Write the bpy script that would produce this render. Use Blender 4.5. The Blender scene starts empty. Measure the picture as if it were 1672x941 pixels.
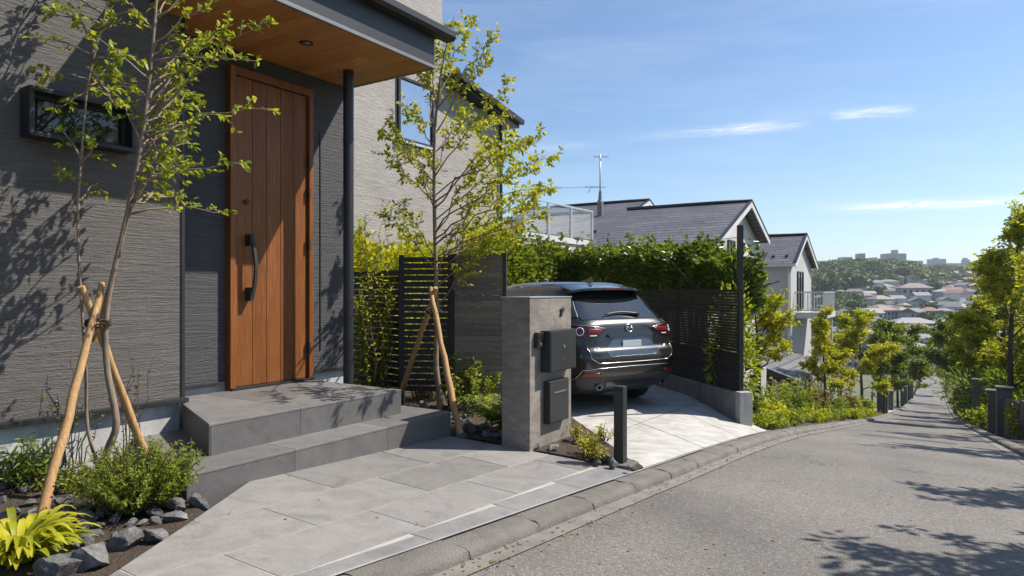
import bpy, bmesh, math, random
import numpy as np
from mathutils import Vector, Matrix
RNG = random.Random(11)
SC = bpy.context.scene
COL = SC.collection
# ------------------------------------------------------------------ survey
# the camera stands at the origin; the house wall and the street run along +Y
FPX, CX, HY = 1100.0, 836.0, 475.0
YAW = math.atan(714.0/1100.0)
SA, CA = math.sin(YAW), math.cos(YAW)
def ray(u, v):
    l = (u-CX)/FPX
    return Vector((-SA+CA*l, CA+SA*l, -(v-HY)/FPX))
def at(u, v, d): return ray(u, v)*d
def atz(u, v, z):
    r = ray(u, v); return r*(z/r.z)
def atx(u, v, x):
    r = ray(u, v); return r*(x/r.x)
def interp(tab, x):
    if x <= tab[0][0]:
        (a, b), (c, d) = tab[0], tab[1]
    elif x >= tab[-1][0]:
        (a, b), (c, d) = tab[-2], tab[-1]
    else:
        for i in range(len(tab)-1):
            if tab[i][0] <= x <= tab[i+1][0]:
                (a, b), (c, d) = tab[i], tab[i+1]; break
    return b+(d-b)*(x-a)/(c-a)
ZR = [(-30, .6), (-5, -.72), (0, -1.15), (1.9, -1.29), (5.5, -1.51), (8.9, -1.84), (17.8, -3.15), (37, -6.0), (56, -8.5), (94, -12.6), (150, -17.2), (175, -18.6), (190, -18.3)]
def zr(y):                                   # the road falls away downhill
    return sum(interp(ZR, y+o) for o in (-1.2, -.6, 0, .6, 1.2))/5
XL = [(-30, -2.5), (-3, -2.3), (1.9, -2.22), (5.4, -2.02), (9, -1.97), (22, -2.05), (37, -2.6), (94, -3.5), (175, -5.2), (200, -5.7)]
XRt = [(-30, 1.6), (-3, 1.2), (9.8, .78), (17.8, .6), (38, .25), (94, -.55), (175, -2.2), (200, -2.7)]
def xl(y): return interp(XL, y)
def xr(y): return interp(XRt, y)
def zk(y): return zr(y)+.07
FAR = [(190, -18.3), (215, -16.0), (240, -14.2), (290, -9.5), (350, -4.5), (440, 2.0), (580, 9.0), (750, 14.5), (1040, 20), (1800, 24), (4000, 24)]
def tz(x, y):                                # open terrain
    if y <= 190: z = zr(y)
    else: z = interp(FAR, y)
    if y > 300:
        z += 5*math.exp(-((x/y+.10)/.05)**2-((y-520)/110)**2)
    return z

# ------------------------------------------------------------------ mesh helper
OFF = {}
class MB:
    def __init__(s): s.v = []; s.f = []; s.r = []; s.m = []
    def add(s, vs, fs, r=None, mi=0):
        o = len(s.v); r = RNG.random() if r is None else r
        s.v += [tuple(p) for p in vs]; s.f += [tuple(i+o for i in f) for f in fs]
        s.r += [r]*len(vs); s.m += [mi]*len(fs)
        return s
    def box(s, x0, x1, y0, y1, z0, z1, r=None, mi=0):
        vs = [(x, y, z) for z in (z0, z1) for y in (y0, y1) for x in (x0, x1)]
        return s.add(vs, [(0, 2, 3, 1), (4, 5, 7, 6), (0, 1, 5, 4), (2, 6, 7, 3), (0, 4, 6, 2), (1, 3, 7, 5)], r, mi)
    def obox(s, c, ax, hx, hy, z0, z1, r=None):          # box turned so that its long axis is ax
        a = Vector((ax[0], ax[1], 0)).normalized(); b = Vector((-a.y, a.x, 0)); c = Vector((c[0], c[1], 0))
        vs = [c+a*x+b*y+Vector((0, 0, z)) for z in (z0, z1) for y in (-hy, hy) for x in (-hx, hx)]
        return s.add(vs, [(0, 2, 3, 1), (4, 5, 7, 6), (0, 1, 5, 4), (2, 6, 7, 3), (0, 4, 6, 2), (1, 3, 7, 5)], r)
    def hexa(s, b, t, r=None):                            # bottom and top quads
        return s.add(list(b)+list(t), [(3, 2, 1, 0), (4, 5, 6, 7)]+[(i, (i+1) % 4, 4+(i+1) % 4, 4+i) for i in range(4)], r)
    def prism(s, poly, d, r=None, mi=0):                  # polygon swept along vector d
        n = len(poly); d = Vector(d); P = [Vector(p) for p in poly]
        return s.add(P+[p+d for p in P], [tuple(range(n-1, -1, -1)), tuple(range(n, 2*n))]+[(i, (i+1) % n, n+(i+1) % n, n+i) for i in range(n)], r, mi)
    def tube(s, pts, rad, n=8, r=None, cap=True):
        pts = [Vector(p) for p in pts]; m = len(pts)
        if not hasattr(rad, '__len__'): rad = [rad]*m
        ref = None; vs = []
        for i, p in enumerate(pts):
            t = (pts[min(i+1, m-1)]-pts[max(i-1, 0)])
            t = t.normalized() if t.length > 1e-9 else Vector((0, 0, 1))
            if ref is None: ref = t.orthogonal().normalized()
            else:
                ref = ref-t*ref.dot(t)
                ref = ref.normalized() if ref.length > 1e-6 else t.orthogonal().normalized()
            b = t.cross(ref)
            for k in range(n):
                a = 2*math.pi*k/n
                vs.append(p+(ref*math.cos(a)+b*math.sin(a))*rad[i])
        fs = [(i*n+k, i*n+(k+1) % n, (i+1)*n+(k+1) % n, (i+1)*n+k) for i in range(m-1) for k in range(n)]
        if cap: fs += [tuple(range(n-1, -1, -1)), tuple((m-1)*n+k for k in range(n))]
        return s.add(vs, fs, r)
    def lathe(s, c, prof, n=20, r=None):                  # [(radius, z)] about a vertical axis
        c = Vector(c); m = len(prof)
        vs = [c+Vector((q*math.cos(2*math.pi*k/n), q*math.sin(2*math.pi*k/n), z)) for q, z in prof for k in range(n)]
        fs = [(i*n+k, i*n+(k+1) % n, (i+1)*n+(k+1) % n, (i+1)*n+k) for i in range(m-1) for k in range(n)]
        return s.add(vs, fs+[tuple(range(n-1, -1, -1)), tuple((m-1)*n+k for k in range(n))], r)
    def grid(s, fn, nu, nv, r=None):
        vs = [fn(i/nu, j/nv) for j in range(nv+1) for i in range(nu+1)]
        return s.add(vs, [(j*(nu+1)+i, j*(nu+1)+i+1, (j+1)*(nu+1)+i+1, (j+1)*(nu+1)+i) for j in range(nv) for i in range(nu)], r)
    def build(s, name, mat, parent=None, smooth=False, bevel=0, auto=None):
        o = raw_obj(name, np.array(s.v, float), s.f, np.array(s.r), mat, parent, smooth, s.m)
        if bevel:
            bm = bmesh.new(); bm.from_mesh(o.data)
            es = [e for e in bm.edges if len(e.link_faces) == 2 and e.calc_face_angle(0) > .6]
            try: bmesh.ops.bevel(bm, geom=es, offset=bevel, segments=2, affect='EDGES', profile=.6)
            except Exception: pass
            bm.to_mesh(o.data); bm.free()
        if auto is not None:
            try: o.data.set_sharp_from_angle(angle=math.radians(auto))
            except Exception: pass
        return o
def raw_obj(name, V, faces, rnd, mat, parent=None, smooth=False, mi=None):
    me = bpy.data.meshes.new(name)
    off = OFF.get(parent.name, Vector((0, 0, 0))) if parent else Vector((0, 0, 0))
    V = np.asarray(V, float).reshape(-1, 3)-np.array(off)
    if isinstance(faces, np.ndarray):
        n, k = faces.shape
        me.vertices.add(len(V)); me.vertices.foreach_set('co', V.ravel())
        me.loops.add(n*k); me.loops.foreach_set('vertex_index', faces.ravel().astype(np.int32))
        me.polygons.add(n); me.polygons.foreach_set('loop_start', np.arange(0, n*k, k, dtype=np.int32))
        me.polygons.foreach_set('loop_total', np.full(n, k, np.int32)); me.update(calc_edges=True)
    else:
        me.from_pydata([tuple(p) for p in V], [], faces)
    at_ = me.attributes.new('rnd', 'FLOAT', 'POINT'); at_.data.foreach_set('value', np.asarray(rnd, np.float32))
    mats = mat if isinstance(mat, (list, tuple)) else [mat]
    for q in mats: me.materials.append(q)
    if mi is not None and len(mats) > 1: me.polygons.foreach_set('material_index', np.array(mi, np.int32))
    if smooth: me.polygons.foreach_set('use_smooth', np.ones(len(me.polygons), bool))
    me.update()
    if not isinstance(faces, np.ndarray):
        bm = bmesh.new(); bm.from_mesh(me); bmesh.ops.recalc_face_normals(bm, faces=bm.faces); bm.to_mesh(me); bm.free()
    o = bpy.data.objects.new(name, me); COL.objects.link(o)
    if parent:
        o.parent = parent; OFF[o.name] = off
    return o
def tag(o, label, cat, group=None):
    o['label'] = label; o['category'] = cat
    if group: o['group'] = group
    return o
def thing(name, label, cat, loc, group=None, rz=0, local=False):
    o = bpy.data.objects.new(name, None); COL.objects.link(o); o.empty_display_size = .1
    o.location = loc; o.rotation_euler = (0, 0, rz)
    OFF[o.name] = Vector((0, 0, 0)) if local else Vector(loc)
    return tag(o, label, cat, group)
def structure(o): o['kind'] = 'structure'; return o
def dup(root, loc, rz=0, scale=1, label=None, group=None):
    c = root.copy(); COL.objects.link(c); c.location = loc; c.rotation_euler = (0, 0, rz); c.scale = (scale,)*3 if not hasattr(scale, '__len__') else scale
    if label: c['label'] = label
    if group: c['group'] = group
    for ch in root.children:
        k = ch.copy(); COL.objects.link(k); k.parent = c
        for g in ch.children:
            h = g.copy(); COL.objects.link(h); h.parent = k
    return c

# ------------------------------------------------------------------ materials
class NT:
    def __init__(s, name):
        s.m = bpy.data.materials.new(name); s.m.use_nodes = True
        s.t = s.m.node_tree; s.n = s.t.nodes; s.l = s.t.links
        s.b = s.n['Principled BSDF']; s.out = s.n['Material Output']
    def node(s, typ, **kw):
        n = s.n.new(typ)
        for k, v in kw.items():
            if k == 'inp':
                for a, b in v.items():
                    if hasattr(b, 'is_linked') or isinstance(b, bpy.types.NodeSocket): s.l.new(b, n.inputs[a])
                    else: n.inputs[a].default_value = b
            else: setattr(n, k, v)
        return n
    def pos(s, scale=(1, 1, 1), obj=False):
        g = s.node('ShaderNodeTexCoord').outputs['Object'] if obj else s.node('ShaderNodeNewGeometry').outputs['Position']
        return s.node('ShaderNodeMapping', inp={'Vector': g, 'Scale': scale}).outputs[0]
    def noise(s, vec, scale, detail=4, rough=.55, dist=0):
        return s.node('ShaderNodeTexNoise', inp={'Vector': vec, 'Scale': scale, 'Detail': detail, 'Roughness': rough, 'Distortion': dist}).outputs['Fac']
    def ramp(s, fac, stops):
        n = s.node('ShaderNodeValToRGB', inp={'Fac': fac}); e = n.color_ramp.elements
        while len(e) < len(stops): e.new(.5)
        for i, (p, c) in enumerate(stops):
            e[i].position = p; e[i].color = (c[0], c[1], c[2], 1) if hasattr(c, '__len__') else (c, c, c, 1)
        return n.outputs['Color']
    def mix(s, fac, a, b, typ='MIX'):
        n = s.node('ShaderNodeMix', data_type='RGBA', blend_type=typ)
        for i, v in ((0, fac), (6, a), (7, b)):
            if isinstance(v, bpy.types.NodeSocket): s.l.new(v, n.inputs[i])
            else: n.inputs[i].default_value = v if not hasattr(v, '__len__') else (v[0], v[1], v[2], 1)
        return n.outputs[2]
    def math(s, op, a, b=0.0, c=None):
        n = s.node('ShaderNodeMath', operation=op)
        for i, v in enumerate((a, b) if c is None else (a, b, c)):
            if isinstance(v, bpy.types.NodeSocket): s.l.new(v, n.inputs[i])
            else: n.inputs[i].default_value = v
        return n.outputs[0]
    def attr(s, name='rnd'): return s.node('ShaderNodeAttribute', attribute_name=name).outputs['Fac']
    def base(s, c):
        if isinstance(c, bpy.types.NodeSocket): s.l.new(c, s.b.inputs['Base Color'])
        else: s.b.inputs['Base Color'].default_value = (c[0], c[1], c[2], 1)
    def bump(s, h, strength=.5, dist=.01, normal=None):
        n = s.node('ShaderNodeBump', inp={'Height': h, 'Strength': strength, 'Distance': dist})
        if normal is not None: s.l.new(normal, n.inputs['Normal'])
        s.l.new(n.outputs[0], s.b.inputs['Normal']); return n.outputs[0]
    def set(s, **kw):
        for k, v in kw.items():
            k = k.replace('_', ' ')
            if isinstance(v, bpy.types.NodeSocket): s.l.new(v, s.b.inputs[k])
            else: s.b.inputs[k].default_value = v
        return s
def rgb(c, k): return (c[0]*k, c[1]*k, c[2]*k)
def plain(name, c, rough=.6, var=.15, scale=4, bump=0, bscale=60, metal=0, obj=True, rv=0, **kw):
    t = NT(name); p = t.pos(obj=obj)
    n = t.noise(p, scale, 5)
    col = t.ramp(n, [(.3, rgb(c, 1-var)), (.7, rgb(c, 1+var))])
    if rv: col = t.mix(1, col, t.ramp(t.attr(), [(0, 1-rv), (1, 1.0)]), 'MULTIPLY')
    t.base(col); t.set(Roughness=rough, Metallic=metal, **kw)
    if bump: t.bump(t.noise(p, bscale, 4), bump, .01)
    return t.m
M = {}
def siding(name, c):                         # combed render: long uneven horizontal ridges with short curls
    t = NT(name); p = t.pos()
    warp = t.noise(p, 2.5, 3)
    pv = t.node('ShaderNodeVectorMath', operation='ADD', inp={0: t.pos((3.2, 3.2, 62)), 1: t.node('ShaderNodeCombineXYZ', inp={2: t.math('MULTIPLY', warp, 1.4)}).outputs[0]}).outputs[0]
    a = t.noise(pv, 1.0, 5, .62, .6)
    b = t.noise(t.pos((13, 13, 46)), 1, 4, .65, 2.6)
    h = t.math('ADD', t.math('MULTIPLY', a, 1.0), t.math('MULTIPLY', b, .7))
    # board joints
    sz = t.node('ShaderNodeSeparateXYZ', inp={0: p}).outputs[2]
    jz = t.math('LESS_THAN', t.math('FRACT', t.math('MULTIPLY', sz, 1/.455)), .022)
    sy = t.node('ShaderNodeSeparateXYZ', inp={0: p}).outputs[1]
    h2 = t.math('SUBTRACT', h, t.math('MULTIPLY', jz, .7))
    big = t.noise(p, 1.1, 4)
    col = t.mix(1, t.ramp(h, [(.55, rgb(c, .66)), (1.0, rgb(c, 1.2))]), t.ramp(big, [(.3, .88), (.7, 1.05)]), 'MULTIPLY')
    t.base(col); t.set(Roughness=.75); t.bump(h2, .8, .016)
    return t.m
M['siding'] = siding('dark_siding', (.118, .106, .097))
M['siding_shaded'] = siding('shaded_siding', (.066, .067, .072))  # same siding made darker: the shade of the entrance recess is in its colour
M['siding_pale'] = siding('pale_siding', (.36, .33, .30))
def wood(name, c1, c2, axis=2, rough=.45, scale=1.0):
    t = NT(name); r = t.attr()
    sc = [26*scale, 26*scale, 26*scale]; sc[axis] = 1.3*scale
    off = t.node('ShaderNodeCombineXYZ', inp={0: t.math('MULTIPLY', r, 31), 1: t.math('MULTIPLY', r, 57), 2: t.math('MULTIPLY', r, 13)}).outputs[0]
    v = t.node('ShaderNodeVectorMath', operation='ADD', inp={0: t.pos(sc), 1: off}).outputs[0]
    n = t.noise(v, 1, 6, .6, 1.6)
    fine = t.noise(v, 5, 3, .6, .3)
    col = t.ramp(n, [(.28, rgb(c1, .75)), (.5, c1), (.72, c2)])
    col = t.mix(.35, col, t.ramp(fine, [(.35, rgb(c1, .6)), (.65, c2)]))
    col = t.mix(1, col, t.ramp(r, [(0, .74), (1, 1.15)]), 'MULTIPLY')
    t.base(col); t.set(Roughness=rough, Specular_IOR_Level=.35); t.bump(fine, .25, .002)
    return t.m
M['door_wood'] = wood('door_wood', (.185, .060, .014), (.315, .115, .031))
M['soffit_wood'] = wood('soffit_wood', (.50, .205, .06), (.66, .32, .11), axis=0, rough=.5)
M['stake_wood'] = wood('stake_wood', (.45, .25, .10), (.66, .42, .20), axis=2, rough=.7, scale=1.5)
M['fence_wood'] = wood('weathered_slats', (.085, .072, .062), (.16, .14, .12), axis=1, rough=.7)
M['fence_brown'] = wood('brown_slats', (.19, .155, .125), (.30, .25, .205), axis=1, rough=.7)
M['fence_black'] = wood('black_slats', (.030, .028, .028), (.05, .047, .045), axis=1, rough=.55)
M['black'] = plain('black_metal', (.018, .019, .021), .42, .2, 9)
M['black_matte'] = plain('black_matte', (.02, .02, .021), .65, .2, 20, .15, 120)
M['navy_metal'] = plain('dark_fascia', (.018, .020, .024), .45, .2, 3, .1, 60)
M['steel'] = plain('steel', (.55, .55, .55), .35, .1, 9, metal=1)
M['alu'] = plain('aluminium', (.52, .54, .55), .4, .1, 9, metal=.7)
M['drip'] = plain('drip_edge', (.16, .165, .17), .5, .1, 9)
M['glass'] = plain('window_glass', (.012, .015, .016), .04, .1, 2, Specular_IOR_Level=.8)
M['sky_glass'] = plain('reflective_pane', (.50, .53, .56), .03, .05, 2, metal=1)
M['white_wall'] = plain('white_render', (.57, .555, .535), .8, .07, .9, .12, 30)
M['grey_wall'] = plain('grey_render', (.46, .45, .44), .8, .07, .9, .12, 30)
M['white_trim'] = plain('white_trim', (.60, .585, .565), .55, .06, 2)
def concrete(name, c, streak=True, bump=.35, rough=.85, joints=False):
    t = NT(name); p = t.pos()
    n = t.noise(p, 3.2, 7, .62, .5); f = t.noise(p, 70, 4, .7)
    s = t.noise(t.pos((6, 6, 1.2)), 1, 4)
    col = t.ramp(n, [(.25, rgb(c, .72)), (.5, c), (.78, rgb(c, 1.16))])
    if streak: col = t.mix(1, col, t.ramp(s, [(.3, .78), (.6, 1.04)]), 'MULTIPLY')
    col = t.mix(1, col, t.ramp(f, [(.25, .82), (.6, 1.05)]), 'MULTIPLY')
    t.base(col); t.set(Roughness=rough); t.bump(t.math('ADD', t.math('MULTIPLY', n, .6), f), bump, .006)
    return t.m
M['concrete'] = concrete('driveway_concrete', (.46, .44, .41))
M['foundation'] = concrete('foundation_render', (.50, .495, .48), True, .15)
M['plinth'] = concrete('plinth_concrete', (.24, .235, .228))
M['kerb'] = concrete('kerb_stone', (.175, .158, .138), True, 1.8)
M['gutter'] = concrete('gutter_concrete', (.205, .19, .168), True, .8)
M['plinth_shaded'] = concrete('shaded_concrete', (.12, .115, .11))  # plinth concrete darkened; the shade of the trees is put into the colour
M['edge_strip'] = concrete('edge_strip', (.215, .21, .205), True, .3)
M['pale_joint'] = concrete('pale_joint', (.33, .31, .29), False, .2)
def pillar_mat():
    t = NT('board_formed_concrete'); p = t.pos()
    c = (.235, .205, .178)
    n = t.noise(t.pos((5, 5, 14)), 1, 7, .65, 1.2); big = t.noise(p, 3, 5, .6, .5); f = t.noise(p, 90, 3)
    col = t.ramp(n, [(.25, rgb(c, .62)), (.5, c), (.75, rgb(c, 1.3))])
    col = t.mix(1, col, t.ramp(big, [(.3, .72), (.65, 1.1)]), 'MULTIPLY')
    z = t.node('ShaderNodeSeparateXYZ', inp={0: p}).outputs[2]
    seam = t.math('LESS_THAN', t.math('FRACT', t.math('MULTIPLY', t.math('ADD', z, 3.03), 1/.245)), .018)
    col = t.mix(t.math('MULTIPLY', seam, .45), col, rgb(c, .45))
    t.base(col); t.set(Roughness=.8)
    t.bump(t.math('SUBTRACT', t.math('ADD', t.math('MULTIPLY', n, .5), t.math('MULTIPLY', f, .6)), seam), .4, .006)
    return t.m
M['pillar'] = pillar_mat()
def tile_mat(name, c):                       # veined grey porcelain stone
    t = NT(name); p = t.pos(); r = t.attr()
    off = t.node('ShaderNodeCombineXYZ', inp={0: t.math('MULTIPLY', r, 17), 1: t.math('MULTIPLY', r, 41), 2: t.math('MULTIPLY', r, 7)}).outputs[0]
    v = t.node('ShaderNodeVectorMath', operation='ADD', inp={0: p, 1: off}).outputs[0]
    a = t.noise(v, 2.6, 8, .62, 2.2); w = t.noise(v, 7.5, 6, .6, 4.5); f = t.noise(p, 160, 3, .7)
    vein = t.ramp(t.math('ABSOLUTE', t.math('SUBTRACT', w, .5)), [(0, 1.0), (.02, .35), (.05, 0)])
    col = t.ramp(a, [(.22, rgb(c, .70)), (.5, c), (.8, rgb(c, 1.22))])
    col = t.mix(t.math('MULTIPLY', vein, .42), col, rgb(c, 1.5))
    col = t.mix(1, col, t.ramp(f, [(.25, .84), (.6, 1.04)]), 'MULTIPLY')
    col = t.mix(1, col, t.ramp(r, [(0, .76), (.5, .97), (1, 1.05)]), 'MULTIPLY')
    t.base(col); t.set(Roughness=t.math('ADD', t.math('MULTIPLY', a, .25), .48)); t.bump(t.math('ADD', a, t.math('MULTIPLY', f, .4)), .35, .006)
    return t.m
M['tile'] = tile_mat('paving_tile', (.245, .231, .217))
M['riser_tile_shaded'] = tile_mat('riser_tile_shaded', (.125, .119, .115))  # step stone made darker so the colour carries the shade on the risers
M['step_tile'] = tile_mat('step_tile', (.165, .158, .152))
M['grout'] = concrete('grout', (.40, .375, .345), False, .2)
M['step_grout'] = concrete('step_grout', (.10, .095, .09), False, .2)
def asphalt():
    t = NT('asphalt'); p = t.pos()
    vo = t.node('ShaderNodeTexVoronoi', inp={'Vector': p, 'Scale': 120.0}); d = vo.outputs['Distance']
    bright = t.node('ShaderNodeSeparateColor', inp={0: vo.outputs['Color']}).outputs[0]
    n = t.noise(p, 38, 5, .7); big = t.noise(p, .35, 5, .6, .4); mid = t.noise(t.pos((1.6, .25, 1)), 1, 5, .6)
    col = t.ramp(bright, [(.0, (.155, .141, .127)), (.55, (.205, .187, .168)), (.9, (.24, .219, .197)), (1, (.36, .332, .30))])
    col = t.mix(1, col, t.ramp(n, [(.3, .74), (.7, 1.12)]), 'MULTIPLY')
    col = t.mix(1, col, t.ramp(big, [(.32, .70), (.62, 1.06)]), 'MULTIPLY')
    col = t.mix(1, col, t.ramp(mid, [(.3, .86), (.65, 1.05)]), 'MULTIPLY')
    # repair patches and cracks
    cr = t.node('ShaderNodeTexVoronoi', feature='DISTANCE_TO_EDGE', inp={'Vector': t.node('ShaderNodeVectorMath', operation='ADD', inp={0: t.pos((.33, .2, .2)), 1: t.node('ShaderNodeTexNoise', inp={'Vector': p, 'Scale': 1.6, 'Detail': 5.0}).outputs['Color']}).outputs[0], 'Scale': .9}).outputs['Distance']
    crack = t.ramp(cr, [(0, 1), (.004, .55), (.009, 0)])
    gate = t.ramp(t.noise(p, .5, 3), [(.5, 0), (.62, 1)])
    col = t.mix(t.math('MULTIPLY', t.math('MULTIPLY', crack, gate), .6), col, (.05, .048, .045))
    t.base(col); t.set(Roughness=.82, Specular_IOR_Level=.4)
    t.bump(t.math('ADD', t.math('SUBTRACT', n, t.math('MULTIPLY', d, 1.0)), 0), .55, .009)
    return t.m
M['asphalt'] = asphalt()
M['asphalt_patch'] = plain('asphalt_patch', (.085, .083, .08), .85, .3, 60, .6, 120)
def soil():
    t = NT('soil'); p = t.pos(); n = t.noise(p, 9, 8, .7); f = t.noise(p, 60, 4, .7)
    t.base(t.mix(.5, t.ramp(n, [(.3, (.035, .024, .016)), (.55, (.085, .058, .038)), (.75, (.17, .115, .075))]), t.ramp(f, [(.3, (.02, .015, .01)), (.7, (.16, .11, .075))])))
    t.set(Roughness=.95); t.bump(t.math('ADD', n, f), 1, .03); return t.m
M['soil'] = soil()
def rock(name, c):
    t = NT(name); p = t.pos(obj=True); g = t.pos()
    n = t.noise(g, 9, 8, .7, .8); f = t.noise(g, 55, 6, .7); r = t.node('ShaderNodeObjectInfo').outputs['Random']
    col = t.ramp(n, [(.25, rgb(c, .5)), (.5, c), (.68, rgb(c, 1.7)), (.8, rgb(c, 2.4))])
    col = t.mix(1, col, t.ramp(f, [(.3, .6), (.65, 1.15)]), 'MULTIPLY')
    col = t.mix(1, col, t.ramp(r, [(0, .65), (1, 1.25)]), 'MULTIPLY')
    t.base(col); t.set(Roughness=.85); t.bump(t.math('ADD', n, t.math('MULTIPLY', f, .6)), .9, .02); return t.m
M['rock'] = rock('dark_rock', (.15, .145, .14))
def foliage(name, dark, mid, light, trans=.42, rough=.45):
    t = NT(name); r = t.attr()
    col = t.ramp(r, [(0, dark), (.5, mid), (1, light)])
    t.base(col); t.set(Roughness=rough, Specular_IOR_Level=.35)
    tr = t.node('ShaderNodeBsdfTranslucent', inp={'Color': t.mix(1, col, (1.25, 1.2, .6), 'MULTIPLY')})
    mx = t.node('ShaderNodeMixShader', inp={0: trans, 1: t.b.outputs[0], 2: tr.outputs[0]})
    t.l.new(mx.outputs[0], t.out.inputs['Surface']); return t.m
M['leaf_sap'] = foliage('sapling_leaf', (.11, .18, .02), (.29, .35, .028), (.50, .50, .05), .5)
M['leaf_lime'] = foliage('lime_leaf', (.17, .23, .02), (.40, .42, .028), (.66, .59, .055), .48)
M['leaf_yellow'] = foliage('yellow_leaf', (.26, .27, .02), (.48, .44, .03), (.68, .60, .07), .45)
M['leaf_mid'] = foliage('mid_leaf', (.07, .12, .02), (.15, .22, .03), (.30, .34, .05), .4)
M['leaf_dark'] = foliage('glossy_leaf', (.04, .08, .015), (.12, .185, .025), (.36, .37, .05), .48, .26)
M['leaf_fern'] = foliage('fern_leaf', (.08, .14, .02), (.20, .27, .03), (.42, .44, .06), .45)
M['leaf_red'] = foliage('reddish_leaf', (.11, .06, .03), (.19, .11, .05), (.26, .2, .06), .4)
def far_leaf():
    t = NT('far_leaf'); r = t.math('ADD', t.math('MULTIPLY', t.attr(), .45), t.math('MULTIPLY', t.node('ShaderNodeObjectInfo').outputs['Random'], .6))
    col = t.ramp(r, [(.05, (.045, .085, .022)), (.5, (.095, .15, .032)), (.95, (.20, .235, .05))]); t.base(col); t.set(Roughness=.6)
    tr = t.node('ShaderNodeBsdfTranslucent', inp={'Color': col}); t.l.new(t.node('ShaderNodeMixShader', inp={0: .3, 1: t.b.outputs[0], 2: tr.outputs[0]}).outputs[0], t.out.inputs['Surface']); return t.m
M['far_leaf'] = far_leaf()
def bark(name, c):
    t = NT(name); p = t.pos(); n = t.noise(t.pos((30, 30, 6)), 1, 6, .65, .8); b = t.noise(p, 12, 4)
    t.base(t.mix(.5, t.ramp(n, [(.3, rgb(c, .45)), (.6, rgb(c, 1.3))]), t.ramp(b, [(.35, rgb(c, .7)), (.65, rgb(c, 1.25))])))
    t.set(Roughness=.85); t.bump(n, .6, .008); return t.m
M['bark'] = bark('bark', (.23, .17, .12)); M['bark_dark'] = bark('dark_bark', (.07, .055, .045))
def roofing(name, c, axis=1, pitch=.2):
    t = NT(name); p = t.pos()
    sep = t.node('ShaderNodeSeparateXYZ', inp={0: p})
    row = t.math('FRACT', t.math('MULTIPLY', sep.outputs[2], 1/pitch))
    n = t.noise(p, 6, 5); big = t.noise(t.pos((.7, .7, 2)), 1, 4)
    br = t.node('ShaderNodeTexBrick', inp={'Vector': t.node('ShaderNodeCombineXYZ', inp={0: sep.outputs[0 if axis == 1 else 1], 1: sep.outputs[2]}).outputs[0], 'Scale': 1.0, 'Color1': (.8, .8, .8, 1), 'Color2': (1.1, 1.1, 1.1, 1), 'Mortar': (.35, .35, .35, 1), 'Mortar Size': .012, 'Brick Width': .9, 'Row Height': pitch})
    col = t.mix(1, t.ramp(n, [(.3, rgb(c, .8)), (.7, rgb(c, 1.2))]), br.outputs['Color'], 'MULTIPLY')
    col = t.mix(1, col, t.ramp(big, [(.3, .82), (.7, 1.12)]), 'MULTIPLY')
    t.base(col); t.set(Roughness=.55); t.bump(t.math('SUBTRACT', 1, row), .6, .02); return t.m
M['slate'] = roofing('slate_roof', (.135, .135, .145), 1, .095)
def clear_glass():
    t = NT('clear_glass'); tr = t.node('ShaderNodeBsdfTransparent', inp={'Color': (.985, .995, .99, 1)}); gl = t.node('ShaderNodeBsdfGlossy', inp={'Color': (.9, .95, 1, 1), 'Roughness': .03})
    fr = t.node('ShaderNodeFresnel', inp={'IOR': 1.5})
    f = t.math('MULTIPLY', fr.outputs[0], .22)
    t.l.new(t.node('ShaderNodeMixShader', inp={0: f, 1: tr.outputs[0], 2: gl.outputs[0]}).outputs[0], t.out.inputs['Surface']); return t.m
M['clear'] = clear_glass()
M['rope'] = plain('rope', (.05, .035, .025), .9, .3, 60, .5, 200)
# ------------------------------------------------------------------ ground, road, paving
def ys(a, b, k=1.0):
    out = [a]; 
    while out[-1] < b: out.append(min(b, out[-1]+k*max(.4, .05*abs(out[-1]))))
    return out
def strip(name, lo, hi, Y, mat, nx=1, z=None, dz=0):
    mb = MB(); vs = []; n = len(Y)
    for y in Y:
        for i in range(nx+1):
            x = lo(y)+(hi(y)-lo(y))*i/nx
            vs.append((x, y, (z(x, y) if z else zr(y))+dz))
    fs = [(j*(nx+1)+i, j*(nx+1)+i+1, (j+1)*(nx+1)+i+1, (j+1)*(nx+1)+i) for j in range(n-1) for i in range(nx)]
    mb.add(vs, fs, .5); return structure(mb.build(name, mat, smooth=True))
def ground_mat():
    t = NT('ground_cover'); p = t.pos(); n = t.noise(p, .08, 6, .6); f = t.noise(p, 2.5, 6, .7)
    t.base(t.mix(.4, t.ramp(n, [(.35, (.07, .095, .035)), (.55, (.14, .135, .085)), (.7, (.2, .18, .14))]), t.ramp(f, [(.3, (.04, .06, .02)), (.7, (.2, .19, .12))])))
    t.set(Roughness=.95); t.bump(f, .6, .05); return t.m
M['ground'] = ground_mat()
gy = [-60, -30, -12, -5, 0, 2, 4, 6, 8, 10, 13, 17, 22, 28, 35, 45, 56, 70, 85, 100, 120, 140, 160, 180]+[200+20*i for i in range(60)]+[1500, 1900, 2600, 4000]
gx = [-2500, -1400, -800, -500, -350, -250, -180, -130, -90, -60, -40, -28, -20, -14, -9, -6, -3, 0, 3, 6, 10, 15, 22, 30, 42, 60, 90, 130, 180, 260, 400, 700, 1400, 2500]
def ground_z(x, y):
    z = tz(x, y)-.4-.5*(y > 10)
    if y < 190:
        z += -.16*max(0, -x-7)*min(1, max(0, y-3)/10)*.35
    return z
mb = MB(); mb.add([(x, y, ground_z(x, y)) for y in gy for x in gx], [(j*len(gx)+i, j*len(gx)+i+1, (j+1)*len(gx)+i+1, (j+1)*len(gx)+i) for j in range(len(gy)-1) for i in range(len(gx)-1)], .5)
structure(mb.build('ground', M['ground'], smooth=True))
YR = ys(-12, 186)
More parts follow.
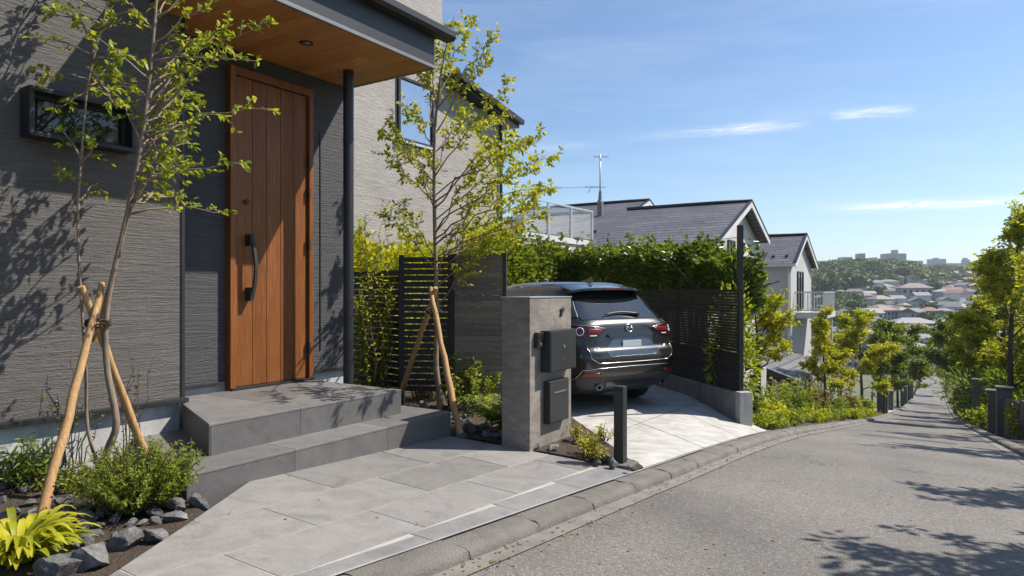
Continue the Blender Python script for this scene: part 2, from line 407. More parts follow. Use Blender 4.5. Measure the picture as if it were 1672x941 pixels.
strip('road', lambda y: xl(y)+.31, lambda y: xr(y)-.12, YR, M['asphalt'], 3)
strip('gutter', lambda y: xl(y)+.19, lambda y: xl(y)+.312, YR, M['gutter'], 1, None, .006)
strip('gutter_far_side', lambda y: xr(y)-.122, lambda y: xr(y)+.01, YR, M['gutter'], 1, None, .006)
strip('bed_under_gutter', lambda y: xl(y)-.02, lambda y: xl(y)+.33, YR, M['gutter'], 1, None, -.03)
strip('bed_under_far_gutter', lambda y: xr(y)-.14, lambda y: xr(y)+.12, YR, M['gutter'], 1, None, -.03)
# kerb stones with open joints
def kerb(name, side, y0, y1):
    mb = MB(); y = y0
    while y < y1:
        L = .62 if y < 45 else 2.4
        a, b = y+.004, min(y+L-.004, y1)
        prof = [(0, -.1), (0, .064), (.02, .068), (.06, .069), (.12, .067), (.16, .061), (.180, .046), (.189, .022), (.194, -.1)]
        jit = RNG.uniform(-.004, .004); jx = RNG.uniform(-.003, .003)
        vs = []
        m = 7 if y < 12 else 1
        for k in range(m+1):
            yy = a+(b-a)*k/m
            for px, pz in prof:
                x = xl(yy)+px if side < 0 else xr(yy)+.20-px
                w = RNG.uniform(-.006, .005) if (y < 12 and px > .05) else 0
                vs.append((x+jx, yy, zr(yy)+pz+jit+w))
        n = len(prof)
        fs = [(k*n+i, k*n+i+1, (k+1)*n+i+1, (k+1)*n+i) for k in range(m) for i in range(n-1)]
        fs += [tuple(range(n)), tuple(m*n+i for i in range(n-1, -1, -1))]
        mb.add(vs, fs); y += L
    return structure(mb.build(name, M['kerb'], auto=40, smooth=True))
kerb('kerb', -1, -6, 150); kerb('kerb_far_side', 1, -6, 150)
# asphalt repair patches: thin sheets 4 mm above the road
for i, (x0, x1, y0, y1) in enumerate(((-1.35, -.35, 21.0, 26.5), (-1.2, .1, 12.2, 12.7), (-.5, .35, 43, 49))):
    strip('road_patch', lambda y: x0, lambda y: x1, ys(y0, y1), M['asphalt_patch'], 2, None, .004)
# pavement to the right and left beds
strip('verge', lambda y: xr(y)+.19, lambda y: xr(y)+9, ys(-12, 150), M['soil'], 6, lambda x, y: zr(y)+.05+.0*(x), 0)
def bed_z(x, y): return zk(y)-.05+.05*max(0, xl(y)-x)
strip('planting_strip', lambda y: xl(y)-7 if y > 12 else xl(y)-(y-9.0)*1.0-.3, lambda y: xl(y)+.01, ys(9.35, 60), M['soil'], 8, bed_z)
strip('side_drive', lambda y: xl(y)-4, lambda y: xl(y)+.01, ys(40, 52), M['concrete'], 2, lambda x, y: zk(y)-.002)
def pz(x, y):
    t = min(1, max(0, (x+3.74)/(xl(y)+3.74))); a = -1.2-.04*(y-2.28)
    return a+(zk(y)-.004-a)*t
# paving: separate slabs with open joints over a grout sheet; the bed cuts a diagonal corner off
def clip(poly, p, n):
    out = []
    for i in range(len(poly)):
        a, b = poly[i], poly[(i+1) % len(poly)]
        da = (a[0]-p[0])*n[0]+(a[1]-p[1])*n[1]; db = (b[0]-p[0])*n[0]+(b[1]-p[1])*n[1]
        if da >= 0: out.append(a)
        if da*db < 0:
            t = da/(da-db); out.append((a[0]+(b[0]-a[0])*t, a[1]+(b[1]-a[1])*t))
    return out
CP = (-3.44, 2.23); CN = (.76, .50)            # diagonal left edge: inside towards +x
CN = Vector((0.76, -.50)); ed = Vector((-2.94+3.44, 1.47-2.23)); CN = Vector((-ed.y, ed.x)).normalized()
def paving_poly(x0, x1, y0, y1):
    p = clip([(x0, y0), (x1, y0), (x1, y1), (x0, y1)], CP, CN)
    p = clip(p, (-3.75, 4.76), Vector((.12, -1.0)).normalized()*1.0) if p else p
    return p
mb = MB(); g = MB(); e = MB()
rows = [-3.76, -3.25, -2.79, -2.355]
def slab(mb, p, h, dz=0):
    if len(p) < 3: return
    top = [(x, y, pz(x, y)+dz) for x, y in p]
    mb.prism([(x, y, z-h) for x, y, z in top], (0, 0, h))
for i in range(3):
    y = .2+(i*.37) % .9
    ycuts = [y+.92*k for k in range(-1, 7)]
    for a, b in zip(ycuts, ycuts[1:]):
        mb_p = paving_poly(rows[i]+.0045, rows[i+1]-.0045, a+.0045, b-.0045)
        slab(mb, mb_p, .03)
structure(mb.build('paving', M['tile'], bevel=.002))
for i in range(5):
    for k in range(40):
        gx0 = (-3.77, -3.25, -2.79, -2.355, -2.3)[i]; gx1 = (-3.25, -2.79, -2.355, -2.3, -2.245)[i]
        slab(g, paving_poly(gx0, gx1, .2+.125*k, .2+.125*(k+1)), .05, -.003)
structure(g.build('paving_bed', M['grout']))
y = .4
while y < 5.0:
    b = min(y+.75, 4.93)
    for x0, x1, mbx, dz in ((-2.352, None, e, .001),):
        p = clip([(-2.352, y+.002), (xl(y)-.017, y+.002), (xl(b)-.017, b-.002), (-2.352+(xl(b)-xl(y)), b-.002)], CP, CN)
        if p: slab(e, p, .03, .001)
    y = b
    if b >= 4.93: break
structure(e.build('edging', M['edge_strip'], bevel=.002))
strip('edge_joint', lambda y: xl(y)-.016, lambda y: xl(y)+.001, ys(-1, 9.3), M['pale_joint'], 1, lambda x, y: zk(y)+.001)
# soil beds
def soil_bed(name, poly, zf, amp=.02, n=26):
    xs = [p[0] for p in poly]; yy = [p[1] for p in poly]
    mb = MB(); x0, x1, y0, y1 = min(xs), max(xs), min(yy), max(yy)
    bm = bmesh.new()
    bm.faces.new([bm.verts.new((a, b, 0)) for a, b in poly])
    for k in range(1, n):
        for ax, lo, hi in ((0, x0, x1), (1, y0, y1)):
            c = lo+(hi-lo)*k/n; no = (1, 0, 0) if ax == 0 else (0, 1, 0); co = (c, 0, 0) if ax == 0 else (0, c, 0)
            bmesh.ops.bisect_plane(bm, geom=bm.verts[:]+bm.edges[:]+bm.faces[:], plane_co=co, plane_no=no)
    from mathutils import noise as mn
    for v in bm.verts: v.co.z = zf(v.co.x, v.co.y)+amp*mn.noise(v.co*5)+amp*.6*mn.noise(v.co*14)
    me = bpy.data.meshes.new(name); bm.to_mesh(me); bm.free(); me.materials.append(M['soil'])
    for q in me.polygons: q.use_smooth = True
    o = bpy.data.objects.new(name, me); COL.objects.link(o); return structure(o)
soil_bed('planting_bed', [(-5.1, -1.5), (-1.0, -1.5), (-3.44, 2.21), (-3.72, 2.3), (-5.1, 2.35)], lambda x, y: -1.25, .025, 40)
soil_bed('planting_bed', [(-9.6, 4.0), (-3.7, 4.4), (-3.72, 4.78), (-2.06, 4.98), (-2.06, 5.1), (-3.6, 6.5), (-9.6, 12.0)], lambda x, y: -1.31-.12*max(0, (x+3.4)/1.4)*.9, .02, 40)
# driveway
DD = Vector((-.72, .69))
def drive(s, t):
    y0 = 5.12+t*(9.2-5.12); x0 = xl(y0)-.028
    L = 7.5*s; q = min(1, L/2.1); q = q*q*(3-2*q)
    return Vector((x0+DD.x*L, y0+DD.y*L, zk(y0)+( -1.6-zk(y0))*q))
mb = MB()
for a, b in ((0, .36), (.364, .68), (.684, 1)):
    for c, d in ((0, .2), (.202, .6), (.602, 1)):
        mb.grid(lambda u, v: drive(c+(d-c)*u, a+(b-a)*v), 16, 8)
structure(mb.build('driveway', M['concrete'], smooth=True))
mb = MB(); mb.grid(lambda u, v: drive(u, v)+Vector((0, 0, -.01)), 30, 10); structure(mb.build('driveway_base', M['plinth'], smooth=True))
mb = MB()                                     # thin raised edge between bed and drive
pts = [drive(s/20*.55, 0) for s in range(21)]
nrm = Vector((-.69, -.72, 0))
for a, b in zip(pts, pts[1:]):
    mb.hexa([a+Vector((0, 0, -.2)), b+Vector((0, 0, -.2)), b+nrm*.05+Vector((0, 0, -.2)), a+nrm*.05+Vector((0, 0, -.2))], [a+Vector((0, 0, .012)), b+Vector((0, 0, .012)), b+nrm*.05+Vector((0, 0, .012)), a+nrm*.05+Vector((0, 0, .012))], .5)
structure(mb.build('driveway_edge', M['kerb']))

# ------------------------------------------------------------------ entrance steps
st = thing('entrance_steps', 'two broad grey stone tiled steps leading up to the wooden front door', 'steps', (-4.3, 3.5, -1.2))
def step(x1, yf, yb, y1, z0, z1, cuts):
    """front face at x1 from yf to y1; the left end runs skew from (x1, yf) back to (-5.0, yb)"""
    e = Vector((-5.0-x1, yb-yf)).normalized(); n = Vector((e.y, -e.x)); n = n if n.y > 0 else -n
    def cl(x0, xx, a, b, inset=0): return clip([(x0, a), (xx, a), (xx, b), (x0, b)], (x1+n.x*inset, yf+n.y*inset), n)
    core = MB(); core.prism([(x, y, z0-.3) for x, y in cl(-5.28, x1-.018, yf-.5, y1-.018, .018)], (0, 0, z1-.018-z0+.3), .5)
    s = core.build('step', M['step_grout'], st)
    tr = MB(); ri = MB(); Y = [yf-.6]+cuts+[y1]
    for a, b in zip(Y, Y[1:]):
        xs = [-5.28, x1-.52, x1]
        for p, q in zip(xs, xs[1:]):
            c = cl(p+.001, q-(.001 if q < x1 else 0), a+.001, b-.001)
            if len(c) > 2: tr.prism([(x, y, z1-.018) for x, y in c], (0, 0, .018))
        if b > yf: ri.box(x1-.017, x1-.003, max(a, yf)+.001, b-.001, z0-.3, z1-.0185)
    ri.box(-5.28, x1-.02, y1-.017, y1-.003, z0-.3, z1-.0185)
    A = Vector((x1-.004, yf, 0))+Vector((n.x, n.y, 0))*.004; B = A+Vector((e.x, e.y, 0))*(Vector((-5.0-x1, yb-yf)).length+.1); N3 = Vector((n.x, n.y, 0))*.013; zb, zt = Vector((0, 0, z0-.3)), Vector((0, 0, z1-.0185))
    ri.hexa([A+zb, A+N3+zb, B+N3+zb, B+zb], [A+zt, A+N3+zt, B+N3+zt, B+zt])
    tr.build('tread', M['step_tile'], s, bevel=.004); ri.build('riser', M['riser_tile_shaded'], s, bevel=.0015)
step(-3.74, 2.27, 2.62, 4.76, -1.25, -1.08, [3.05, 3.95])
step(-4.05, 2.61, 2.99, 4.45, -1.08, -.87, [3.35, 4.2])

# ------------------------------------------------------------------ the dark house
H = thing('modern_house', 'dark grey house with combed siding, wooden front door and timber-lined porch canopy', 'house', (-5.3, 2.5, -1.3))
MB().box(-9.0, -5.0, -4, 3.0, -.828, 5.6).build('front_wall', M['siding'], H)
MB().box(-9.0, -5.3, 3.002, 5.05, -.79, 5.6).build('entrance_wall', M['siding_shaded'], H)
MB().box(-8.9, -5.012, -4, 2.98, -2.2, -.832).build('foundation', M['foundation'], H)
MB().box(-8.9, -5.31, 3.0, 5.04, -2.2, -.792).build('foundation', M['foundation'], H)
MB().box(-5.0, -4.945, -4, 3.02, -.862, -.828).build('base_flashing', M['black'], H, bevel=.003)
MB().box(-5.3, -5.262, 3.03, 3.55, -.815, -.788).build('base_flashing', M['black'], H, bevel=.003)
MB().box(-5.3, -5.262, 4.5, 5.06, -.815, -.788).build('base_flashing', M['black'], H, bevel=.003)
MB().box(-5.012, -4.99, 2.985, 3.012, -.826, 5.6).build('corner_trim', M['black'], H)
# narrow slit window beside the door
dsl = MB().box(-5.302, -5.292, 4.62, 4.632, -.6, 1.6); dsl.build('wall_joint', M['black'], H)
# window
wy0, wy1, wz0, wz1 = 1.905, 2.57, .985, 1.30
W = MB()
t_ = .028
W.box(-5.0, -4.86, wy0, wy1, wz1-t_, wz1).box(-5.0, -4.86, wy0, wy1, wz0, wz0+t_).box(-5.0, -4.86, wy0, wy0+t_, wz0+t_, wz1-t_).box(-5.0, -4.86, wy1-t_, wy1, wz0+t_, wz1-t_)
wf = W.build('window', M['black'], H, bevel=.003)
a, b, c, d = wy0+t_, wy1-t_, wz0+t_, wz1-t_
S_ = MB(); q = .03
S_.box(-4.975, -4.945, a, b, d-q, d).box(-4.975, -4.945, a, b, c, c+q).box(-4.975, -4.945, a, a+q, c+q, d-q).box(-4.975, -4.945, b-q, b, c+q, d-q)
S_.build('sash', M['black_matte'], wf, bevel=.002)
MB().box(-4.968, -4.960, a+q, b-q, c+q, d-q).build('pane', M['glass'], wf)
# door
dy0, dy1, dz0, dz1 = 3.57, 4.48, -.866, 1.965
fr = MB(); k = .05
fr.box(-5.31, -5.225, dy0, dy0+k, dz0, dz1).box(-5.31, -5.225, dy1-k, dy1, dz0, dz1).box(-5.31, -5.226, dy0+k, dy1-k, dz1-k-.02, dz1)
D = fr.build('door_frame', M['door_wood'], H, bevel=.003)
dr = MB(); cuts = [dy0+k+.004, dy0+k+.004+.185]; wbd = (dy1-k-.012-cuts[1])/4
for i in range(4): cuts.append(cuts[1]+wbd*(i+1))
for i, (a, b) in enumerate(zip(cuts, cuts[1:])): dr.box(-5.30, -5.255, a+.0022, b-.0022, dz0+.022, dz1-k-.026, [.72, .5, .85, .35, .62][i])
door = dr.build('door', M['door_wood'], H, bevel=.0025)
MB().box(-5.305, -5.27, dy0+k+.001, dy1-k-.001, dz0+.018, dz1-k-.022).build('door_core', M['black_matte'], door)
MB().box(-5.31, -5.20, dy0+.002, dy1-.002, dz0-.002, dz0+.018).build('threshold', M['black'], H, bevel=.002)
hb = MB()
hp = []
for i in range(13):
    s = i/12; hp.append((-5.19+.030*math.sin(math.pi*s), dy0+.185+.022*math.sin(math.pi*s), .475-.545*s))
for a, b in zip(hp, hp[1:]):
    hb.hexa([(a[0]-.012, a[1]-.016, a[2]), (a[0]+.012, a[1]-.016, a[2]), (a[0]+.012, a[1]+.016, a[2]), (a[0]-.012, a[1]+.016, a[2])], [(b[0]-.012, b[1]-.016, b[2]), (b[0]+.012, b[1]-.016, b[2]), (b[0]+.012, b[1]+.016, b[2]), (b[0]-.012, b[1]+.016, b[2])], .5)
for z0, z1 in ((.40, .50), (-.09, .03)): hb.box(-5.256, -5.178, dy0+.165, dy0+.203, z0, z1, .5)
hb.build('handle', M['black_matte'], door, bevel=.003)
MB().tube([(-5.256, dy0+.17, .79), (-5.235, dy0+.17, .79)], .022, 18).tube([(-5.236, dy0+.17, .79), (-5.230, dy0+.17, .79)], .012, 12).build('lock', M['black'], door)
for z in (1.25, .95, .45, -.55): MB().box(-5.262, -5.215, dy1-k-.014, dy1-k+.006, z-.055, z+.055).build('hinge', M['black'], D, bevel=.003)
# canopy
cy0, cy1, cx1, cz = 2.75, 5.0, -4.13, 2.12
cn = MB().box(-5.6, cx1, cy0, cy1, cz+.03, cz+.34)
can = cn.build('canopy', M['navy_metal'], H)
so = MB(); n = 15; w = (cy1-.02-cy0)/n
for i in range(n):
    y = cy0+i*w; xj = -5.29+RNG.random()*.9
    so.box(-5.29, xj-.0008, y+.0008, y+w-.0008, cz+.004, cz+.03); so.box(xj+.0008, cx1-.02, y+.0008, y+w-.0008, cz+.004, cz+.03)
so.build('soffit', M['soffit_wood'], can)
MB().box(cx1-.02, cx1+.012, cy0, cy1+.012, cz, cz+.03).box(-5.29, cx1-.02, cy1-.02, cy1+.012, cz, cz+.03).build('drip_edge', M['drip'], can, bevel=.002)
dl = MB().lathe((-4.62, 3.88, cz-.006), [(.052, 0), (.06, .004), (.06, .012)], 24); dlo = dl.build('downlight', M['black'], can)
MB().lathe((-4.62, 3.88, cz-.0075), [(.035, 0), (.038, .003)], 20).build('lens', M['steel'], dlo)
gp = [(cx1+.002, 0, cz+.30), (cx1+.10, 0, cz+.30), (cx1+.125, 0, cz+.33), (cx1+.125, 0, cz+.385), (cx1+.11, 0, cz+.385), (cx1+.105, 0, cz+.35), (cx1+.02, 0, cz+.345), (cx1+.002, 0, cz+.345)]
MB().prism([(x, cy0, z) for x, _, z in gp], (0, 2.43, 0)).build('gutter', M['black'], can)
MB().hexa([(-5.3, cy0, cz+.345), (cx1+.02, cy0, cz+.342), (cx1+.02, cy1+.13, cz+.342), (-5.3, cy1+.13, cz+.345)], [(-5.3, cy0, cz+.47), (cx1+.03, cy0, cz+.362), (cx1+.03, cy1+.13, cz+.362), (-5.3, cy1+.13, cz+.47)]).build('canopy_roof', M['navy_metal'], can)
pp = MB().tube([(-4.87, 4.60, -1.4), (-4.87, 4.60, cz+.004)], .05, 20); po = pp.build('porch_post', M['navy_metal'], H, smooth=True, auto=40)
MB().tube([(-4.87, 4.60, 1.45), (-4.87, 4.60, 1.47)], .0525, 20).build('post_collar', M['black'], po, smooth=True, auto=40)

# ------------------------------------------------------------------ pale neighbouring house behind the porch
XW = -9.5
N = thing('pale_house', 'tall pale grey house with combed siding and a tall sky-reflecting window', 'house', (XW, 11, -1.3))
def wp(u, v): p = atx(u, v, XW); return (p.y, p.z)
yA, _ = wp(722, 100); yB, zB = wp(832, 205); _, zA = wp(732, 130); yE, _ = wp(817, 300)
MB().box(XW-6, XW, 7.0, yA, -1.6, 9.5).build('tall_wall', M['siding_pale'], N)
MB().prism([(XW, yA+.002, -1.6), (XW, yE, -1.6), (XW, yE, zB-.12+(zA-zB)*(yB-yE)/(yB-yA)), (XW, yA+.002, zA-.12)], (-6, 0, 0)).build('low_wall', M['siding_pale'], N)
MB().prism([(XW+.30, yA+.004, zA-.11), (XW+.30, yB, zB-.11), (XW+.30, yB, zB+.07), (XW+.30, yA+.004, zA+.07)], (-6.4, 0, 0)).build('roof', M['navy_metal'], N)
MB().prism([(XW+.42, yA+.004, zA-.03), (XW+.42, yB+.06, zB-.03), (XW+.42, yB+.06, zB+.09), (XW+.42, yA+.004, zA+.09)], (-.115, 0, 0)).build('gutter', M['black'], N, bevel=.01)
MB().tube([(XW+.06, yE-.06, zB-.1), (XW+.06, yE-.06, -1.3)], .04, 10).build('downpipe', M['black_matte'], N)
ya, za = wp(648, 122); yb, zb = wp(706, 240); zb = wp(677, 236)[1]
f = MB(); q = .06
for (p0, p1, z0, z1) in ((ya, yb, za-q, za), (ya, yb, zb, zb+q), (ya, ya+q, zb+q, za-q), (yb-q, yb, zb+q, za-q)): f.box(XW, XW+.06, p0, p1, z0, z1)
wn = f.build('window', M['black'], N, bevel=.005)
MB().box(XW+.005, XW+.02, ya+q, yb-q, zb+q, za-q).build('pane', M['sky_glass'], wn)
MB().box(XW, XW+.11, ya-.03, yb+.03, zb-.05, zb-.002).build('sill', M['alu'], wn)
# ------------------------------------------------------------------ plants
NR = np.random.default_rng(5)
def nrm(a): return a/np.maximum(np.linalg.norm(a, axis=-1, keepdims=True), 1e-9)
def leaves(name, P, D, L, W, mat, parent=None, up=.5, fold=.25, droop=.12, lo=0.0, hi=1.0):
    P = np.asarray(P, float).reshape(-1, 3); n = len(P)
    D = nrm(np.asarray(D, float).reshape(-1, 3)+NR.normal(0, .18, (n, 3)))
    L = np.broadcast_to(L, (n,))*NR.uniform(.65, 1.25, n); W = np.broadcast_to(W, (n,))*NR.uniform(.75, 1.2, n)
    N0 = nrm(NR.normal(0, 1, (n, 3))*(1-up)+np.array([0, 0, 1.0])*up)
    S = nrm(np.cross(D, N0)); N = np.cross(S, D)
    L_ = L[:, None]; W_ = W[:, None]; z = np.array([0, 0, 1.0])
    v = np.empty((n, 6, 3))
    v[:, 0] = P
    v[:, 1] = P+D*L_*.32+S*W_*.5+N*W_*fold; v[:, 2] = P+D*L_*.72+S*W_*.36+N*W_*fold*.6-z*L_*droop*.5
    v[:, 3] = P+D*L_-z*L_*droop
    v[:, 4] = P+D*L_*.72-S*W_*.36+N*W_*fold*.6-z*L_*droop*.5; v[:, 5] = P+D*L_*.32-S*W_*.5+N*W_*fold
    b = (np.arange(n)*6)[:, None]
    F = np.concatenate([b+np.array([0, 1, 2, 3]), b+np.array([0, 3, 4, 5])], 0)
    r = np.repeat(np.clip(lo+(hi-lo)*NR.beta(2, 2, n), 0, 1), 6)
    return raw_obj(name, v.reshape(-1, 3), F, r, mat, parent, smooth=True)
def rv(s=1.0): return Vector((RNG.gauss(0, s), RNG.gauss(0, s), RNG.gauss(0, s)))
class Tree:
    def __init__(s): s.t = MB(); s.P = []; s.D = []
    def limb(s, pts, r0, r1, n=6):
        m = len(pts); s.t.tube(pts, [r0+(r1-r0)*(i/(m-1)) for i in range(m)], n, .5)
    def twigs(s, pts, n, L, leafn, spread=.9, flat=.4, r=.0025, t0=.25, ll=.03):
        for k in range(n):
            t = t0+(1-t0)*(k+RNG.random())/n; f = t*(len(pts)-1); i = min(int(f), len(pts)-2)
            p = Vector(pts[i]).lerp(Vector(pts[i+1]), f-i); d = (Vector(pts[i+1])-Vector(pts[i])).normalized()
            o = rv(); o.z *= flat; o = (o-d*o.dot(d)).normalized()
            dd = (d*RNG.uniform(.3, .9)+o*spread+Vector((0, 0, .12))).normalized(); l = L*RNG.uniform(.5, 1.2)*(1.15-.5*t)
            q = [p, p+dd*l*.5+rv(.02*l/.1*.1), p+dd*l+Vector((0, 0, -.05*l))]
            s.t.tube(q, [r, r*.8, r*.45], 4, .5, False)
            for j in range(leafn):
                u = (j+RNG.random()*.8+.3)/leafn; a = q[0].lerp(q[1], u*2) if u < .5 else q[1].lerp(q[2], min(1, u*2-1))
                w = rv(); w.z *= .45; w = (w-dd*w.dot(dd)).normalized()
                s.P.append(a+rv(.004)); s.D.append((dd*.55+w*(.9 if j % 2 else -.9)).normalized())
def curve(p0, p1, sag=.0, n=7, jit=.01, rise=0):
    p0 = Vector(p0); p1 = Vector(p1); L = (p1-p0).length; out = []
    for i in range(n):
        t = i/(n-1); p = p0.lerp(p1, t); p.z += rise*L*math.sin(math.pi*t)
        if 0 < i < n-1: p += rv(jit*L)
        out.append(p)
    return out
def grow(T, p, d, L, r, lev, C):
    n = 6; pts = [Vector(p)]; d = Vector(d).normalized()
    for i in range(n):
        d = (d+rv(C['jit'])+Vector((0, 0, C['up'][min(lev, len(C['up'])-1)]))).normalized(); pts.append(pts[-1]+d*L/n)
    T.t.tube(pts, [r*(1-.65*i/n) for i in range(n+1)], 6 if lev < 2 else 4, .5, False)
    if lev < C['lev']:
        k = C['nch'][lev]; ph = RNG.random()*7
        for j in range(k):
            t = C['t0'][lev]+(1-C['t0'][lev])*(j+.5*RNG.random())/k; f = t*n; i = min(int(f), n-1)
            q = pts[i].lerp(pts[i+1], f-i); dd = (pts[i+1]-pts[i]).normalized()
            a = dd.orthogonal().normalized(); b = dd.cross(a); an = ph+j*2.4+RNG.gauss(0, .3)
            o = a*math.cos(an)+b*math.sin(an); g = C['ang']*RNG.uniform(.7, 1.25)
            grow(T, q, dd*math.cos(g)+o*math.sin(g), L*C['lr']*RNG.uniform(.75, 1.15)*(1.15-.55*t), r*(.55-.2*t), lev+1, C)
    if lev >= C['lev']-C.get('leaflev', 0):
        k = C['leaf']
        for j in range(k):
            f = RNG.uniform(.1, 1)*n; i = min(int(f), n-1); q = pts[i].lerp(pts[i+1], f-i)
            o = rv(); o.z *= .6; T.P.append(q+rv(C['sc'])); T.D.append((d*.4+o.normalized()).normalized())
def path(pix):                                # [(u, v, depth)]
    return [at(u, v, d) for u, v, d in pix]
def smoothpath(pts, k=4):
    out = []; P = [Vector(p) for p in pts]; n = len(P)
    for i in range(n-1):
        a, b, c, d = P[max(i-1, 0)], P[i], P[i+1], P[min(i+2, n-1)]
        for j in range(k):
            t = j/k; out.append(.5*((2*b)+(c-a)*t+(2*a-5*b+4*c-d)*t*t+(3*b-a-3*c+d)*t**3))
    out.append(P[-1]); return out
def sapling(name, label, stems, branches, leafL, leafW, mat, twn, twL, leafn, flat=.35, shadow_reach=()):
    base = at(*stems[0][0][0]); T = Tree()
    for pix, r0, r1 in stems: T.limb(smoothpath(path(pix)), r0, r1, 8)
    for u0, v0, d0, u1, v1, dd in branches:
        c = curve(at(u0, v0, d0), at(u1, v1, d0+dd), n=7, jit=.022, rise=.05)
        T.limb(c, .0085, .002, 5)
        k = max(3, int(twn*(c[-1]-c[0]).length)); T.twigs(c, k, twL, leafn, flat=flat)
    for u0, v0, d0, u1, v1, d1 in shadow_reach:
        c = curve(at(u0, v0, d0), at(u1, v1, d1), n=9, jit=.015, rise=.04); T.limb(c, .010, .002, 5); T.twigs(c, 12, twL, leafn, flat=flat, t0=.62)  # extra branches, leafy only at the tips, added to dapple the steps with shadow
    root = thing(name, label, 'tree', base)
    T.t.build('trunk', M['bark'], root, smooth=True)
    leaves('crown', T.P, T.D, leafL, leafW, mat, root, up=.5)
    return root
# --- slim multi-stemmed sapling by the dark wall
LD = 4.2
br = []
for u0, v0, u1, v1 in ((238, 190, 440, 25), (232, 230, 445, 178), (222, 300, 402, 265), (212, 350, 372, 346), (240, 170, 350, 60), (245, 120, 380, 40), (228, 262, 330, 165), (236, 200, 310, 130), (248, 90, 330, 10),
                       (250, 60, 300, -40), (252, 30, 400, -50), (225, 285, 300, 215), (215, 330, 290, 270), (244, 130, 150, 60), (240, 160, 190, 130), (230, 240, 190, 160), (250, 50, 170, -20), (254, 10, 330, -110), (254, 0, 190, -90), (254, -20, 280, -160), (235, 215, 300, 300), (246, 100, 420, 100)):
    br.append((u0, v0, LD, u1, v1, RNG.uniform(-.35, .6)))
for u0, v0, u1, v1 in ((150, 90, 70, 62), (142, 130, 62, 125), (140, 140, 225, 150), (150, 100, 215, 95), (133, 260, 100, 210), (133, 270, 160, 235), (160, 50, 215, 20), (165, 20, 90, -20), (172, 0, 230, -60), (145, 115, 190, 175), (140, 150, 95, 180), (175, 0, 120, -80), (155, 70, 110, 10)):
    br.append((u0, v0, LD, u1, v1, RNG.uniform(-.5, .25)))
for u0, v0, u1, v1 in ((240, 180, 300, 70), (244, 140, 325, 105), (236, 200, 318, 150), (232, 240, 322, 200), (226, 270, 315, 235), (222, 300, 325, 270), (238, 190, 290, 130), (216, 330, 300, 320), (246, 90, 310, 60), (230, 250, 285, 190), (224, 290, 280, 250), (215, 340, 270, 300)):
    br.append((u0, v0, LD, u1, v1, RNG.uniform(.25, .6)))
for u0, v0, u1, v1 in ((150, 90, 190, 30), (140, 150, 180, 110), (130, 300, 90, 280), (165, 40, 60, 20), (128, 330, 160, 300), (172, 0, 60, -50)):
    br.append((u0, v0, LD, u1, v1, RNG.uniform(.1, .4)))
sapling('young_tree', 'slim young tree with two pale stems in front of the dark wall',
        [([(166, 778, LD), (176, 735, LD), (190, 690, LD), (176, 610, LD), (172, 540, LD), (180, 470, LD), (205, 360, LD), (228, 250, LD), (242, 150, LD), (254, 20, LD), (262, -120, LD)], .026, .006),
         ([(164, 775, LD), (152, 735, LD), (142, 690, LD), (140, 600, LD), (132, 480, LD), (127, 360, LD), (134, 240, LD), (145, 130, LD), (172, 20, LD), (185, -80, LD)], .013, .004),
         ([(194, 420, LD), (212, 350, LD), (238, 300, LD), (258, 270, LD)], .009, .004)],
        br, .046, .024, M['leaf_sap'], 14, .12, 6)
# --- the sapling between the steps and the pillar
CD_ = 7.3
br = []
for u0, v0, u1, v1 in ((712, 450, 905, 310), (712, 420, 880, 330), (711, 400, 912, 255), (710, 360, 885, 215), (710, 320, 860, 235), (709, 290, 835, 130), (709, 250, 825, 185), (710, 220, 800, 95), (712, 190, 770, 30), (713, 170, 735, 40),
                       (709, 300, 615, 215), (709, 340, 640, 195), (709, 330, 625, 250), (710, 420, 655, 330), (711, 440, 630, 350), (712, 500, 800, 400), (711, 460, 780, 320), (710, 240, 660, 170), (711, 210, 690, 100), (711, 380, 800, 250), (711, 430, 850, 370), (710, 350, 690, 250), (712, 470, 840, 395), (712, 180, 810, 60), (712, 170, 700, 60), (710, 280, 760, 180)):
    br.append((u0, v0, CD_, u1, v1, RNG.uniform(-.12, 1.0)))
sapling('young_tree', 'airy yellow-green young tree standing between the steps and the concrete pillar',
        [([(716, 676, CD_), (718, 645, CD_), (712, 600, CD_), (713, 540, CD_), (712, 450, CD_), (709, 330, CD_), (710, 220, CD_), (716, 150, CD_), (728, 80, CD_), (742, 25, CD_)], .038, .004)],
        br, .058, .030, M['leaf_lime'], 18, .20, 9, flat=.4, shadow_reach=[(711, 380, CD_, 872, 262, 5.8), (711, 400, CD_, 905, 305, 5.9), (710, 340, CD_, 845, 215, 5.7), (711, 430, CD_, 890, 350, 6.0), (711, 390, CD_, 850, 310, 5.6), (710, 330, CD_, 880, 230, 6.1)])
# --- stakes and ties
def stake(label, a, b, r):
    d = (b-a); mb = MB(); n = 11
    mb.tube([a+d*i/(n-1)+rv(.004) for i in range(n)], [r*(1.12-.38*i/(n-1))*RNG.uniform(.92, 1.07) for i in range(n)], 10)
    tag(mb.build('support_stake', M['stake_wood'], smooth=True, auto=50), label, 'stake', 'timber stakes propping the young trees')
stake('thick pale stake leaning from the fern up to the tie on the twin-stemmed tree', at(64, 858, 3.55), at(168, 462, 4.22), .0255)
stake('pale stake leaning from behind the feathery shrub up to the twin-stemmed tree', at(247, 768, 4.62), at(133, 468, 4.08), .0255)
stake('thin pale stake crossing the trunk of the twin-stemmed tree, tip uppermost', at(155, 560, 4.3), at(206, 360, 4.25), .016)
stake('brown stake whose foot stands among stones by the pillar side of the airy tree', at(752, 714, 6.05), at(702, 470, 6.8), .030)
stake('brown stake leaning from behind the upper step to the airy tree', at(655, 640, 7.55), at(712, 470, 6.75), .028)
